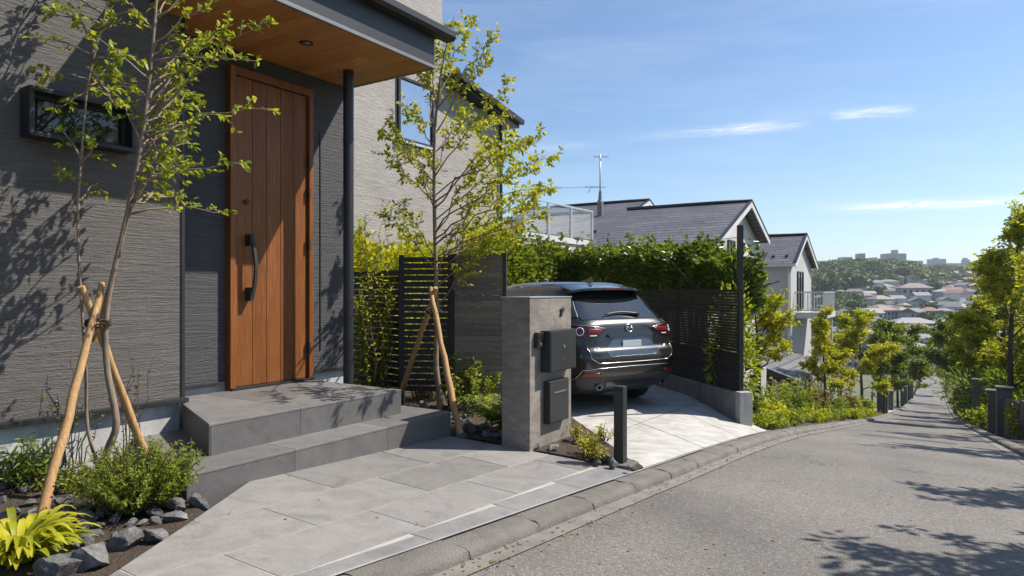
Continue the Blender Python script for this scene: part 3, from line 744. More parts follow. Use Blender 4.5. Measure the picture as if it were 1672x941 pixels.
def tie(label, c, r):
    mb = MB()
    for k in range(4):
        mb.tube([c+Vector((math.cos(a)*r*(1+.15*math.sin(k*2+a)), math.sin(a)*r, .012*k-.02+.01*math.sin(2*a+k))) for a in [2*math.pi*i/16 for i in range(17)]], .0065, 6)
    mb.tube([c+Vector((r*.8, -r*.6, 0)), c+Vector((r*1.5, -r, -.02))], .005, 5)
    tag(mb.build('tree_tie', M['rope'], smooth=True), label, 'rope tie', 'rope ties on the young trees')
tie('dark rope tie binding the stakes to the twin-stemmed tree', at(160, 527, 4.17), .068)
tie('dark rope tie binding the stakes to the airy tree beside the pillar', at(708, 508, 6.75), .075)
# --- sprig plants, ferns, broad-leaved clumps
def sprig_plant(name, label, cat, c, n, H, R, leafL, leafW, mat, leafn=16, lean=.8, group=None, stem=True, up=.4, lo=0, hi=1):
    c = Vector(c); T = Tree()
    for k in range(n):
        a = RNG.random()*6.283; q = math.sqrt(RNG.random()); h = H*RNG.uniform(.55, 1.1)*(1-.35*q*q)
        p0 = c+Vector((math.cos(a), math.sin(a), 0))*R*.35*q; tip = c+Vector((math.cos(a)*R*q*(lean+.3*RNG.random()), math.sin(a)*R*q*(lean+.3*RNG.random()), h))
        cv_ = curve(p0, tip, n=6, jit=.03, rise=.08)
        T.limb(cv_, .004, .0015, 4)
        for j in range(leafn):
            t = .2+.8*j/leafn; f = t*5; i = min(int(f), 4); p = cv_[i].lerp(cv_[i+1], f-i); d = (cv_[i+1]-cv_[i]).normalized()
            w = rv(); w = (w-d*w.dot(d)).normalized(); T.P.append(p); T.D.append((d*.6+w).normalized())
    root = thing(name, label, cat, c, group)
    T.t.build('stems', M['bark_dark'], root, smooth=True)
    leaves('foliage', T.P, T.D, leafL, leafW, mat, root, up=up, lo=lo, hi=hi)
    return root
def fern(name, label, c, n, L, mat, group=None, w=.04, pairs=12, rise=.55, a0=0, a1=6.283):
    c = Vector(c); P = []; D = []; S = []; T = MB()
    for k in range(n):
        a = a0+(a1-a0)*(k+.6*RNG.random())/n; l = L*RNG.uniform(.65, 1.1); e = Vector((math.cos(a), math.sin(a), 0)); r_ = rise*RNG.uniform(.6, 1.4)
        pts = [c+e*l*t*.95+Vector((0, 0, l*r_*(1.9*t-1.45*t*t))) for t in [i/7 for i in range(8)]]
        T.tube(pts, [.003]*7+[.001], 4, .5, False)
        s = Vector((-e.y, e.x, 0))
        for j in range(pairs):
            t = .15+.85*j/pairs; f = t*7; i = min(int(f), 6); p = pts[i].lerp(pts[i+1], f-i); d = (pts[i+1]-pts[i]).normalized()
            for sg in (-1, 1): P.append(p); D.append((d*.55+s*sg).normalized()); S.append(w*(1.25-t)*2.0)
    root = thing(name, label, 'fern', c, group)
    T.build('stems', M['leaf_mid'], root)
    S = np.array(S)
    leaves('fronds', P, D, S, S*.38, mat, root, up=.8, fold=.1)
    return root
def clump(name, label, cat, c, n, L, W, mat, group=None, rise=.9, lo=0, hi=1, rad=.06):   # strap or broad leaves from one crown
    c = Vector(c); P = []; D = []
    V = []; F = []; Rr = []
    for k in range(n):
        a = RNG.random()*6.283; l = L*RNG.uniform(.5, 1.15); e = Vector((math.cos(a), math.sin(a), 0)); s = Vector((-e.y, e.x, 0)); h = rise*RNG.uniform(.35, 1.35); p0 = c+e*rad*RNG.random()+Vector((0, 0, RNG.random()*L*.15)); m = 6; o = len(V); r = RNG.random()*(hi-lo)+lo
        for i in range(m+1):
            t = i/m; p = p0+e*l*t*.9+Vector((0, 0, l*h*(1.5*t-1.15*t*t))); w = W*RNG.uniform(.95, 1.05)*math.sin(math.pi*min(1, .12+.86*t))**.8*.5
            tw = Vector((0, 0, w*.35))
            V += [p-s*w+tw, p-Vector((0, 0, 0)), p+s*w+tw]; Rr += [r]*3
        for i in range(m):
            b = o+i*3; F += [(b, b+1, b+4, b+3), (b+1, b+2, b+5, b+4)]
    return tag(raw_obj(name, np.array([tuple(v) for v in V]), np.array(F), Rr, mat, None, True), label, cat, group)
def ell(n, c, rx, ry, rz, shell=.55):
    d = nrm(NR.normal(0, 1, (n, 3))); q = shell+(1-shell)*NR.random((n, 1))**.6
    return np.array(c)+d*q*np.array([rx, ry, rz]), d
from mathutils import noise as mnz
def shrub(name, label, cat, c, rx, ry, rz, n, L, W, mat, group=None, lumps=7, shell=.5, lo=0, hi=1, stems=True):
    c = Vector(c); P = []; D = []
    for k in range(lumps):
        o = Vector((RNG.gauss(0, .42)*rx, RNG.gauss(0, .42)*ry, RNG.uniform(-.25, .55)*rz)) if k else Vector((0, 0, 0)); s = RNG.uniform(.38, .72)
        p, d = ell(n//lumps, c+o+Vector((0, 0, rz)), rx*s, ry*s, rz*s, shell); P.append(p); D.append(d+np.array([0, 0, .35]))
    P = np.concatenate(P); D = np.concatenate(D); keep = P[:, 2] > c.z+.01; P = P[keep]; D = D[keep]
    root = thing(name, label, cat, c, group); T = MB()
    for k in range(9):
        a = RNG.random()*6.283; T.tube(curve(c+Vector((math.cos(a)*rx*.12, math.sin(a)*ry*.12, -.03)), c+Vector((math.cos(a)*rx*.6, math.sin(a)*ry*.6, rz*RNG.uniform(.8, 1.5))), n=5, jit=.04), [.012, .010, .008, .006, .003], 5, .5, False)
    T.build('stems', M['bark_dark'], root)
    leaves('foliage', P, D, L, W, mat, root, up=.45, lo=lo, hi=hi)
    return root
# --- left bed
GZ = -1.25
sprig_plant('feathery_shrub', 'bushy feathery green shrub beside the steps, in front of the twin-stemmed tree', 'shrub', atz(226, 835, GZ), 260, .42, .32, .028, .0085, M['leaf_sap'], 30, .95, lo=0, hi=.8)
sprig_plant('feathery_shrub', 'darker upright plant against the pale foundation at the left edge', 'shrub', atz(32, 800, GZ)+Vector((-.05, .05, 0)), 60, .33, .24, .07, .012, M['leaf_fern'], 12, .9, lo=0, hi=.6)
clump('hosta', 'bright lime broad-leaved clump at the very corner of the left bed', 'plant', atz(28, 915, GZ)+Vector((.02, .0, .02)), 330, .21, .034, M['leaf_lime'], None, 1.0, .2, 1, .13)
sprig_plant('ground_plant', 'low yellow-green plant among stones behind the leaning stake', 'plant', atz(105, 800, GZ), 26, .14, .2, .035, .014, M['leaf_sap'], 9, 1.0)
sprig_plant('ground_plant', 'thin bare-stemmed plant with few leaves against the dark wall left of the trunk', 'plant', at(120, 735, 4.5)-Vector((0, 0, .1)), 9, .75, .2, .03, .013, M['leaf_sap'], 8, .9)
sprig_plant('ground_plant', 'thin twiggy plant with dark leaves right of the pale trunk', 'plant', at(210, 740, 4.55)-Vector((0, 0, .1)), 8, .85, .2, .028, .013, M['leaf_red'], 9, .9)
sprig_plant('ground_plant', 'small leafy plant tucked behind the feathery shrub by the trunk foot', 'plant', atz(150, 800, GZ), 24, .17, .16, .04, .015, M['leaf_fern'], 9, 1.0)
# --- rocks: cut, angular stones
def rock_mesh(name, sx, sy, sz, cuts=15, sub=4):
    bm = bmesh.new(); bmesh.ops.create_icosphere(bm, subdivisions=sub, radius=1)
    pl = [(rv().normalized(), RNG.uniform(.48, .82)) for _ in range(cuts)]; sd = rv(10)
    for v in bm.verts:
        p = v.co.copy()
        for n_, d_ in pl:
            q = p.dot(n_)
            if q > d_: p -= n_*(q-d_)
        p *= 1+.07*mnz.noise(p*2.2+sd)+.03*mnz.noise(p*6+sd)
        v.co = Vector((p.x*sx, p.y*sy, p.z*sz))
    me = bpy.data.meshes.new(name); bm.to_mesh(me); bm.free(); me.materials.append(M['rock'])
    for p in me.polygons: p.use_smooth = True
    try: me.set_sharp_from_angle(angle=math.radians(20))
    except Exception: pass
    return me
ROCKS = [rock_mesh('rock', 1, RNG.uniform(.65, .9), RNG.uniform(.55, .8)) for _ in range(9)]
NROCK = [0]
def put_rock(c, s, label, group):
    o = bpy.data.objects.new('rock', ROCKS[NROCK[0] % 9]); COL.objects.link(o); NROCK[0] += 1
    o.location = c; o.scale = (s, s, s*RNG.uniform(.8, 1.1)); o.rotation_euler = (RNG.uniform(-.3, .3), RNG.uniform(-.3, .3), RNG.random()*6.28)
    tag(o, label, 'rock', group)
big = [(322, 826, .085, 'dark rounded rock by the lower step, at the inner corner of the paving'), (285, 852, .082, 'pale-topped rock under the feathery shrub beside the paving'), (248, 884, .078, 'speckled rock beside the paving, under the front of the feathery shrub'), (198, 896, .115, 'large angular rock beside the paving with a dark shaded face'), (150, 923, .125, 'broad light grey rock at the bottom edge of the left bed'), (98, 936, .11, 'flat light grey rock at the bottom edge by the lime clump'), (152, 880, .07, 'black rock between the lime clump and the feathery shrub'), (118, 895, .06, 'small black rock beside the lime clump'), (135, 850, .075, 'grey rock at the foot of the thick leaning stake'), (80, 822, .075, 'grey rock behind the thick leaning stake'), (45, 828, .06, 'rock behind the lime clump at the left edge'), (160, 795, .085, 'rock against the pale foundation behind the trunk'), (8, 850, .07, 'rock at the left edge of the bed')]
for u, v, s, lb in big: put_rock(atz(u, v, GZ)+Vector((0, 0, s*.25)), s, lb, None)
for k in range(100):
    u = RNG.uniform(0, 330); v = RNG.uniform(795, 930)
    if u > 120+(930-v)*2.0: continue
    put_rock(atz(u, v, GZ)+Vector((0, 0, .02)), RNG.uniform(.03, .075), 'small dark grey stone in the left bed by the dark wall', 'small stones of the left bed')
# --- bed between steps and pillar
def bz(p): return Vector((p.x, p.y, -1.31-.12*max(0, (p.x+3.4)/1.4)*.9))
for i, (u, v, s) in enumerate(((771, 706, .085), (793, 713, .07), (808, 716, .07), (826, 716, .10), (848, 719, .06), (742, 706, .07), (878, 726, .055), (902, 728, .07), (690, 668, .07), (705, 682, .06), (730, 684, .07), (688, 660, .05), (745, 690, .06), (765, 690, .06), (790, 697, .05))):
    p = atz(u, v, -1.31); lb = ['bluish dark stone beside the foot of the brown stake', 'dark stone at the paving edge, second from the brown stake', 'dark stone at the paving edge, third from the brown stake', 'wide dark stone at the paving edge near the pillar', 'small pale stone next to the pillar foot'][i] if i < 5 else None
    put_rock(bz(p)+Vector((0, 0, s*.3)), s, lb or 'dark stone among the plants between steps and pillar', None if lb else 'stones between steps and pillar')
for k in range(55):
    p = atz(RNG.uniform(680, 860), RNG.uniform(665, 718), -1.31); put_rock(bz(p)+Vector((0, 0, .015)), RNG.uniform(.03, .06), 'dark stone among the plants between steps and pillar', 'stones between steps and pillar')
for i, (u, v, s) in enumerate(((985, 748, .075), (975, 757, .05), (1000, 760, .055), (950, 735, .05), (958, 745, .045), (925, 724, .05), (940, 728, .05), (1028, 766, .04), (993, 752, .04), (966, 752, .035))):
    p = atz(u, v, -1.37); put_rock(p+Vector((0, 0, s*.2)), s, 'flat pale stone beside the black bollard' if i == 0 else 'small stone in the narrow bed beside the bollard', None if i == 0 else 'stones beside the bollard')
fern('fern', 'spreading green fern at the foot of the concrete pillar', bz(atz(818, 702, -1.31)), 26, .50, M['leaf_fern'], None, .055, 13, .8)
sprig_plant('leafy_plant', 'upright glossy plant between the airy tree and the slatted fence', 'plant', bz(atz(748, 665, -1.31)), 24, .75, .35, .085, .03, M['leaf_fern'], 14, .9)
sprig_plant('leafy_plant', 'yellow-green plant beside the stake by the pillar', 'plant', bz(atz(775, 672, -1.31)), 26, .55, .35, .075, .028, M['leaf_sap'], 13, .9)
sprig_plant('leafy_plant', 'pale green plant beside the upper step end', 'plant', bz(atz(690, 650, -1.31)), 60, .42, .32, .05, .016, M['leaf_fern'], 14, .9)
sprig_plant('leafy_plant', 'pale green plant at the foot of the leaning stake behind the steps', 'plant', bz(atz(640, 630, -1.2)), 60, .45, .38, .05, .016, M['leaf_fern'], 14, .9)
sprig_plant('leafy_plant', 'low plant with reddish shoots behind the airy tree', 'plant', bz(atz(700, 640, -1.2)), 30, .55, .3, .055, .02, M['leaf_red'], 12, .9)
sprig_plant('leafy_plant', 'pale green plant right of the black porch post', 'plant', bz(atz(603, 625, -1.1)), 50, .5, .4, .06, .018, M['leaf_fern'], 14, .9)
for i, (u, v, h) in enumerate(((592, 632, 2.1), (612, 634, 2.5), (628, 630, 2.0))):
    sprig_plant('tall_shrub', ['tall slender leafy stems beside the black porch post', 'tallest slender leafy stems right of the porch post', 'slender leafy stems in front of the dark slatted fence'][i], 'shrub', bz(atz(u, v, -1.15)), 16, h, .38, .06, .022, M['leaf_lime'], 34, .8)
for i, (u, v, n) in enumerate(((944, 722, 16), (962, 742, 26), (985, 720, 18), (968, 752, 20), (908, 716, 8))):
    sprig_plant('ground_plant', ['tiny weed by the pillar foot on the bollard side', 'bright tuft in the narrow bed between pillar and bollard', 'weed along the driveway edge behind the bollard', 'lime tuft at the paving edge beside the bollard', 'thin weed growing up the pillar below the parcel box'][i], 'plant', atz(u, v, -1.36), n, .17 if i < 4 else .3, .11 if i < 4 else .05, .035, .013, M['leaf_yellow'], 8, 1.0)
# ------------------------------------------------------------------ the parked car
def car_mats():
    t = NT('graphite_paint'); t.base((.017, .016, .0155)); t.set(Metallic=.4, Roughness=.32, Coat_Weight=1.0, Coat_Roughness=.04)
    n = t.noise(t.pos(obj=True), 900, 2); t.bump(n, .02, .001); M['paint'] = t.m
    t = NT('tinted_glass'); t.base((.010, .012, .014)); t.set(Roughness=.03, IOR=2.1, Specular_IOR_Level=.5); M['tint'] = t.m
    t = NT('lamp_red'); t.base((.17, .005, .006)); t.set(Roughness=.25, Coat_Weight=.25); M['lamp_red'] = t.m
    t = NT('lamp_dark'); t.base((.035, .003, .004)); t.set(Roughness=.2, Coat_Weight=.3); M['lamp_dark'] = t.m
    t = NT('lamp_clear'); t.base((.75, .72, .70)); t.set(Roughness=.15, Coat_Weight=1.0); M['lamp_clear'] = t.m
    t = NT('chrome'); t.base((.60, .60, .60)); t.set(Metallic=1.0, Roughness=.16); M['chrome'] = t.m
    M['cladding'] = plain('dark_cladding', (.028, .028, .029), .5, .1, 30, .1, 300)
    M['tyre'] = plain('tyre_rubber', (.022, .022, .022), .75, .2, 30, .2, 120)
    M['plate'] = plain('blank_plate', (.48, .52, .56), .35, .05, 6)
    M['bay'] = plain('plate_bay', (.05, .065, .085), .18, .1, 6, Coat_Weight=1.0)
car_mats()
CARZ = -1.6
cc = at(1036, 660, 8.9); TH = math.radians(66)
fwd = Vector((-math.sin(TH), math.cos(TH), 0))
cen = Vector((cc.x, cc.y, CARZ))+fwd*2.28
car = thing('parked_car', 'dark grey five-door car parked nose-in on the concrete driveway, tail to the street', 'car', cen, None, math.atan2(fwd.y, fwd.x), True); car.scale = (1.0, 1.0, 1.035)
# local: x forward, y left, z up.  horizontal slices: z, rear x, front x, half width, exponent
SL = [(.24, -2.02, 2.05, .78, 7), (.32, -2.16, 2.20, .86, 8), (.42, -2.245, 2.26, .905, 9), (.52, -2.275, 2.28, .918, 9), (.62, -2.285, 2.28, .922, 9), (.70, -2.27, 2.275, .923, 9),
      (.76, -2.225, 2.26, .920, 9), (.86, -2.195, 2.22, .918, 9), (.96, -2.175, 2.10, .914, 9), (1.03, -2.15, 1.72, .905, 8), (1.09, -2.115, 1.30, .888, 7), (1.16, -2.05, 1.12, .860, 7), (1.26, -1.955, .93, .815, 7),
      (1.38, -1.84, .70, .765, 7), (1.48, -1.745, .50, .720, 6), (1.56, -1.67, .30, .675, 6), (1.62, -1.58, .10, .61, 5), (1.655, -1.42, -.08, .50, 4), (1.672, -1.1, -.3, .30, 3)]
ZM = [(.2, .2), (.32, .32), (.46, .495), (.54, .595), (.575, .65), (.65, .73), (.77, .85), (.86, .95), (.95, 1.045), (1.04, 1.125), (1.115, 1.178), (1.20, 1.245), (1.53, 1.54), (1.8, 1.8)]
def zm(z): return interp(ZM, z)
SL = [(zm(a[0]),)+a[1:] for a in SL]
def sl(z):
    Z = [a[0] for a in SL]; z = min(max(z, Z[0]), Z[-1]); i = max(0, min(len(SL)-2, sum(1 for q in Z if q <= z)-1)); t = (z-Z[i])/(Z[i+1]-Z[i])
    P = [SL[max(i-1, 0)], SL[i], SL[i+1], SL[min(i+2, len(SL)-1)]]; out = []
    for k in range(1, 5):
        a, b, c, d = (q[k] for q in P); out.append(.5*(2*b+(c-a)*t+(2*a-5*b+4*c-d)*t*t+(3*b-a-3*c+d)*t**3))
    return out
def rear(y, z, off=0):
    xr_, xf, w, n = sl(z); xm = (xr_+xf)/2; q = min(.999, abs(y)/w)
    return Vector((xm-(xm-xr_)*(1-q**n)**(1/n)-off, y, z))
def rn(y, z):                                  # outward normal of the rear
    e = .01; a = rear(y+e, z)-rear(y-e, z); b = rear(y, z+e)-rear(y, z-e); n = a.cross(b); n.normalize()
    return n if n.x < 0 or (n.y*y > 0 and n.x < .3) else -n
def rp(y, z, off):
    z = zm(z); return rear(y, z)+rn(y, z)*off
bm_ = MB(); zs = []
for a, b in zip(SL, SL[1:]):
    zs += [a[0]+(b[0]-a[0])*k/3 for k in range(3)]
zs.append(SL[-1][0]); K = 96; vs = []
for z in zs:
    a, b, w, n = sl(z); xm = (a+b)/2
    for k in range(K):
        t = 2*math.pi*k/K; c, s = math.cos(t), math.sin(t); e = n if c < 0 else min(n, 4)
        # even spacing: blend angle towards corners
        q = (abs(c)**e+abs(s)**e)**(-1/e)
        vs.append((xm+(b-xm)*q*c, w*q*s, z))
m_ = len(zs)
fs = [(i*K+k, i*K+(k+1) % K, (i+1)*K+(k+1) % K, (i+1)*K+k) for i in range(m_-1) for k in range(K)]
tc_ = len(vs); vs.append(((sl(1.672)[0]+sl(1.672)[1])/2, 0, 1.676)); fs += [((m_-1)*K+k, (m_-1)*K+(k+1) % K, tc_) for k in range(K)]
bc_ = len(vs); vs.append((0, 0, .25)); fs += [((k+1) % K, k, bc_) for k in range(K)]
bm_.add(vs, fs, .5); body = bm_.build('body', M['paint'], car, smooth=True)
cut = MB()
for x in (-1.36, 1.34):
    for y in (-.86, .86):
        cut.tube([(x, y-.24, .345), (x, y+.24, .345)], .385, 40)
cu = cut.build('cutter', M['cladding'], car)
md = body.modifiers.new('arch', 'BOOLEAN'); md.operation = 'DIFFERENCE'; md.object = cu; md.solver = 'EXACT'
dg = bpy.context.evaluated_depsgraph_get(); me = bpy.data.meshes.new_from_object(body.evaluated_get(dg))
body.modifiers.clear(); body.data = me
while len(me.materials) > 1: me.materials.pop()
me.polygons.foreach_set('material_index', np.zeros(len(me.polygons), np.int32)); me.set_sharp_from_angle(angle=math.radians(38))
bpy.data.objects.remove(cu)
def patch(rows, off, ny=14, depth=.02, nz=None):            # rows: (z, y0, y1) interpolated in z
    mb = MB(); nz = nz or 12; z0, z1 = rows[0][0], rows[-1][0]; A = []; 
    ra = [(r[0], r[1]) for r in rows]; rb = [(r[0], r[2]) for r in rows]
    zz = sorted(set([z0+(z1-z0)*j/nz for j in range(nz+1)]+[r[0] for r in rows]))
    nz = len(zz)-1
    for z in zz:
        a, b = interp(ra, z), interp(rb, z)
        A += [rp(a+(b-a)*i/ny, z, off) for i in range(ny+1)]
    N = len(A); B = []
    for p in A:
        n = rn(p.y if abs(p.y) < .9 else math.copysign(.9, p.y), p.z); B.append(p-n*depth)
    fs = [(j*(ny+1)+i, j*(ny+1)+i+1, (j+1)*(ny+1)+i+1, (j+1)*(ny+1)+i) for j in range(nz) for i in range(ny)]
    ring = [i for i in range(ny+1)]+[j*(ny+1)+ny for j in range(1, nz+1)]+[nz*(ny+1)+i for i in range(ny-1, -1, -1)]+[j*(ny+1) for j in range(nz-1, 0, -1)]
    fs += [(ring[k], ring[(k+1) % len(ring)], N+ring[(k+1) % len(ring)], N+ring[k]) for k in range(len(ring))]
    mb.add(A+B, fs, .5); return mb
def rline(pts, r, off=.002, n=6, k=6):
    P = []
    for (a, b), (c, d) in zip(pts, pts[1:]):
        for i in range(k): t = i/k; P.append(rp(a+(c-a)*t, b+(d-b)*t, off))
    P.append(rp(pts[-1][0], pts[-1][1], off)); return MB().tube(P, r, n)
tg = patch([(.565, -.56, .56), (.60, -.70, .70), (.72, -.735, .735), (.80, -.745, .745)], .004, 24, .03).build('tailgate', M['paint'], car, smooth=True, auto=50)
patch([(1.115, -.70, .70), (1.20, -.695, .695), (1.40, -.62, .62), (1.53, -.565, .565)], .006, 22, .02).build('rear_window', M['tint'], car, smooth=True, auto=50)
patch([(1.145, .715, .80), (1.30, .665, .72), (1.52, .585, .615)], .004, 5, .02).build('quarter_pillar', M['black'], car, smooth=True)
patch([(1.145, -.80, -.715), (1.30, -.72, -.665), (1.52, -.615, -.585)], .004, 5, .02).build('quarter_pillar', M['black'], car, smooth=True)
# wiper
w_ = MB(); q = [rp(.34-.62*i/8, 1.165+.035*math.sin(math.pi*i/8), .03) for i in range(9)]
w_.tube(q, [.006, .010, .012, .013, .014, .015, .017, .02, .022], 6); w_.build('wiper', M['black'], car, smooth=True)
# spoiler
sp_ = MB(); V = []
for i in range(21):
    y = -.64+1.28*i/20; e = (abs(y)/.64)**4
    V += [(-1.50, y, 1.638-.035*e), (-1.86+.10*e, y, 1.585-.035*e), (-1.865+.10*e, y, 1.556-.035*e), (-1.66, y, 1.535-.03*e)]
sp_.add(V, [(i*4+k, i*4+(k+1) % 4, i*4+4+(k+1) % 4, i*4+4+k) for i in range(20) for k in range(4)]+[(0, 1, 2, 3), (83, 82, 81, 80)], .5)
spo = sp_.build('spoiler', M['paint'], car, smooth=True, auto=35)
MB().box(-1.872, -1.855, -.17, .17, 1.560, 1.578).build('brake_light', M['lamp_red'], spo)
# shark fin aerial
MB().hexa([(-1.42, -.03, 1.645), (-1.17, -.012, 1.668), (-1.17, .012, 1.668), (-1.42, .03, 1.645)], [(-1.40, -.006, 1.735), (-1.36, -.004, 1.73), (-1.36, .004, 1.73), (-1.40, .006, 1.735)]).build('roof_fin', M['paint'], car, bevel=.004)
for s in (): MB().tube([(-1.35, s*.53, 1.655), (-1.1, s*.55, 1.685), (0.0, s*.56, 1.665), (.15, s*.55, 1.63)], .014, 6).build('roof_rail', M['black'], car, smooth=True)
# tail lamps
for s in (1, -1):
    rows = [(.862, .66, .908), (.90, .55, .909), (.94, .44, .909), (.965, .385, .908), (.99, .50, .905), (1.015, .70, .900), (1.03, .83, .895)]
    rows = [(z, min(s*a, s*b), max(s*a, s*b)) for z, a, b in rows]
    L = patch(rows, .008, 16, .03).build('tail_lamp', M['lamp_dark'], car, smooth=True, auto=50)
    lr = [(.925, .50, .70), (.945, .46, .70), (.965, .45, .70), (.975, .50, .70)]
    patch([(z, min(s*a, s*b), max(s*a, s*b)) for z, a, b in lr], .011, 8, .004).build('light_bar', M['lamp_red'], L, smooth=True)
    lr = [(.88, .865, .907), (.94, .865, .908), (1.01, .865, .903)]
    patch([(z, min(s*a, s*b), max(s*a, s*b)) for z, a, b in lr], .011, 4, .004).build('side_light', M['lamp_red'], L, smooth=True)
    patch([(.888, min(s*.58, s*.68), max(s*.58, s*.68)), (.900, min(s*.57, s*.68), max(s*.57, s*.68))], .013, 6, .004).build('reverse_lens', M['lamp_clear'], L, smooth=True)
    c0 = rp(s*.785, .945, .012); n0 = rn(s*.785, zm(.945)); a0 = n0.cross(Vector((0, 0, 1))).normalized(); b0 = a0.cross(n0)
    MB().tube([c0+(a0*math.cos(t)+b0*math.sin(t))*.048 for t in [6.2832*i/20 for i in range(21)]], .007, 6).build('light_ring', M['lamp_clear'], L, smooth=True)
    MB().tube([c0-n0*.004, c0+n0*.004], .026, 14).build('round_light', M['lamp_red'], L)
    rline([(s*.40, .975), (s*.55, 1.0), (s*.72, 1.022), (s*.87, 1.038)], .004, .010).build('lamp_trim', M['chrome'], L, smooth=True)
    rows = [(.458, .62, .79), (.470, .57, .82), (.49, .56, .83)]
    patch([(z, min(s*a, s*b), max(s*a, s*b)) for z, a, b in rows], .010, 8, .02).build('reflector', M['lamp_red'], car, smooth=True)
    ex = MB(); p = Vector((-2.10, s*.56, .345)); n = 18
    for r0, r1, x0, x1 in ((.042, .042, 0, -.13), (.042, .034, -.13, -.13), (.034, .032, -.13, -.02)):
        vs = [(p.x+x, p.y+r*1.15*math.cos(6.2832*k/n), p.z+r*.85*math.sin(6.2832*k/n)) for x, r in ((x0, r0), (x1, r1)) for k in range(n)]
        ex.add(vs, [(k, (k+1) % n, n+(k+1) % n, n+k) for k in range(n)], .5)
    ex.build('exhaust_tip', M['chrome'], car, smooth=True, auto=40)
# plate bay, garnish, plate
bay = patch([(.655, -.40, .40), (.685, -.455, .455), (.72, -.46, .46), (.86, -.30, .30)], .006, 20, .02).build('plate_bay', M['bay'], tg, smooth=True, auto=50)
patch([(.868, -.36, .36), (.885, -.40, .40), (.905, -.385, .385), (.92, -.33, .33)], .028, 20, .035).build('garnish', M['paint'], tg, smooth=True, auto=40)
rline([(-.47, .72), (-.40, .648), (0, .646), (.40, .648), (.47, .72)], .003, .006).build('bay_trim', M['chrome'], tg, smooth=True)
pm = MB(); pm.box(-2.238, -2.226, -.165, .165, zm(.668), zm(.668)+.168); pm.build('number_plate', M['plate'], bay, bevel=.004)
rline([(.735, .77), (.71, .63), (.60, .575), (0, .572), (-.60, .575), (-.71, .63), (-.735, .77)], .0042, .005, 6, 10).build('bumper_trim', M['chrome'], car, smooth=True)
rline([(.86, .40), (.80, .52), (.60, .535), (0, .538), (-.60, .535), (-.80, .52), (-.86, .40)], .0035, .008, 6, 10).build('lower_trim', M['chrome'], car, smooth=True)
patch([(.29, -.72, .72), (.36, -.80, .80), (.43, -.84, .84), (.445, -.84, .84)], .004, 30, .02).build('lower_cladding', M['cladding'], car, smooth=True, auto=50)
patch([(.345, -.42, .42), (.40, -.46, .46)], .010, 20, .02).build('skid_plate', M['paint'], car, smooth=True, auto=50)
for s in (1, -1): rline([(s*.715, 1.10), (s*.75, 1.02), (s*.755, .80), (s*.735, .70)], .0035, .001).build('shut_line', M['black'], car)
# badge: a winged oval, as on the tailgate
bd = MB(); o = rp(0, .972, .012)
def bp(a, b, d=0): return rp(a, .972+b, .012+d)
bd.tube([bp(.062*math.cos(t), .048*math.sin(t)) for t in [6.2832*i/28 for i in range(29)]], .0065, 6)
for s in (1, -1):
    bd.tube([bp(s*.052, .018, .002), bp(s*.034, .016, .003), bp(s*.018, .004, .004), bp(0, -.010, .004)], [.004, .007, .008, .006], 6)
    bd.tube([bp(s*.048, .016, .001), bp(s*.040, -.004, .002), bp(s*.036, -.034, .002)], [.004, .005, .003], 6)
bd.build('badge', M['chrome'], tg, smooth=True)
def rear_text(txt, yc, z, size, name):
    cu = bpy.data.curves.new('t', 'FONT'); cu.body = txt; cu.size = size; cu.extrude = .003; cu.align_x = 'CENTER'; cu.shear = .2
    to = bpy.data.objects.new('t', cu); COL.objects.link(to); dg = bpy.context.evaluated_depsgraph_get(); dg.update(); me = bpy.data.meshes.new_from_object(to.evaluated_get(dg)); bpy.data.objects.remove(to)
    mb = MB(); mb.add([rear(yc-v.co.x*1.0, zm(z)+v.co.y, .006+v.co.z) for v in me.vertices], [tuple(p.vertices) for p in me.polygons], .5)
    mb.build(name, M['chrome'], tg)
rear_text('XIXIIM', .63, .735, .05, 'lettering'); rear_text('2WD', -.60, .735, .05, 'lettering')
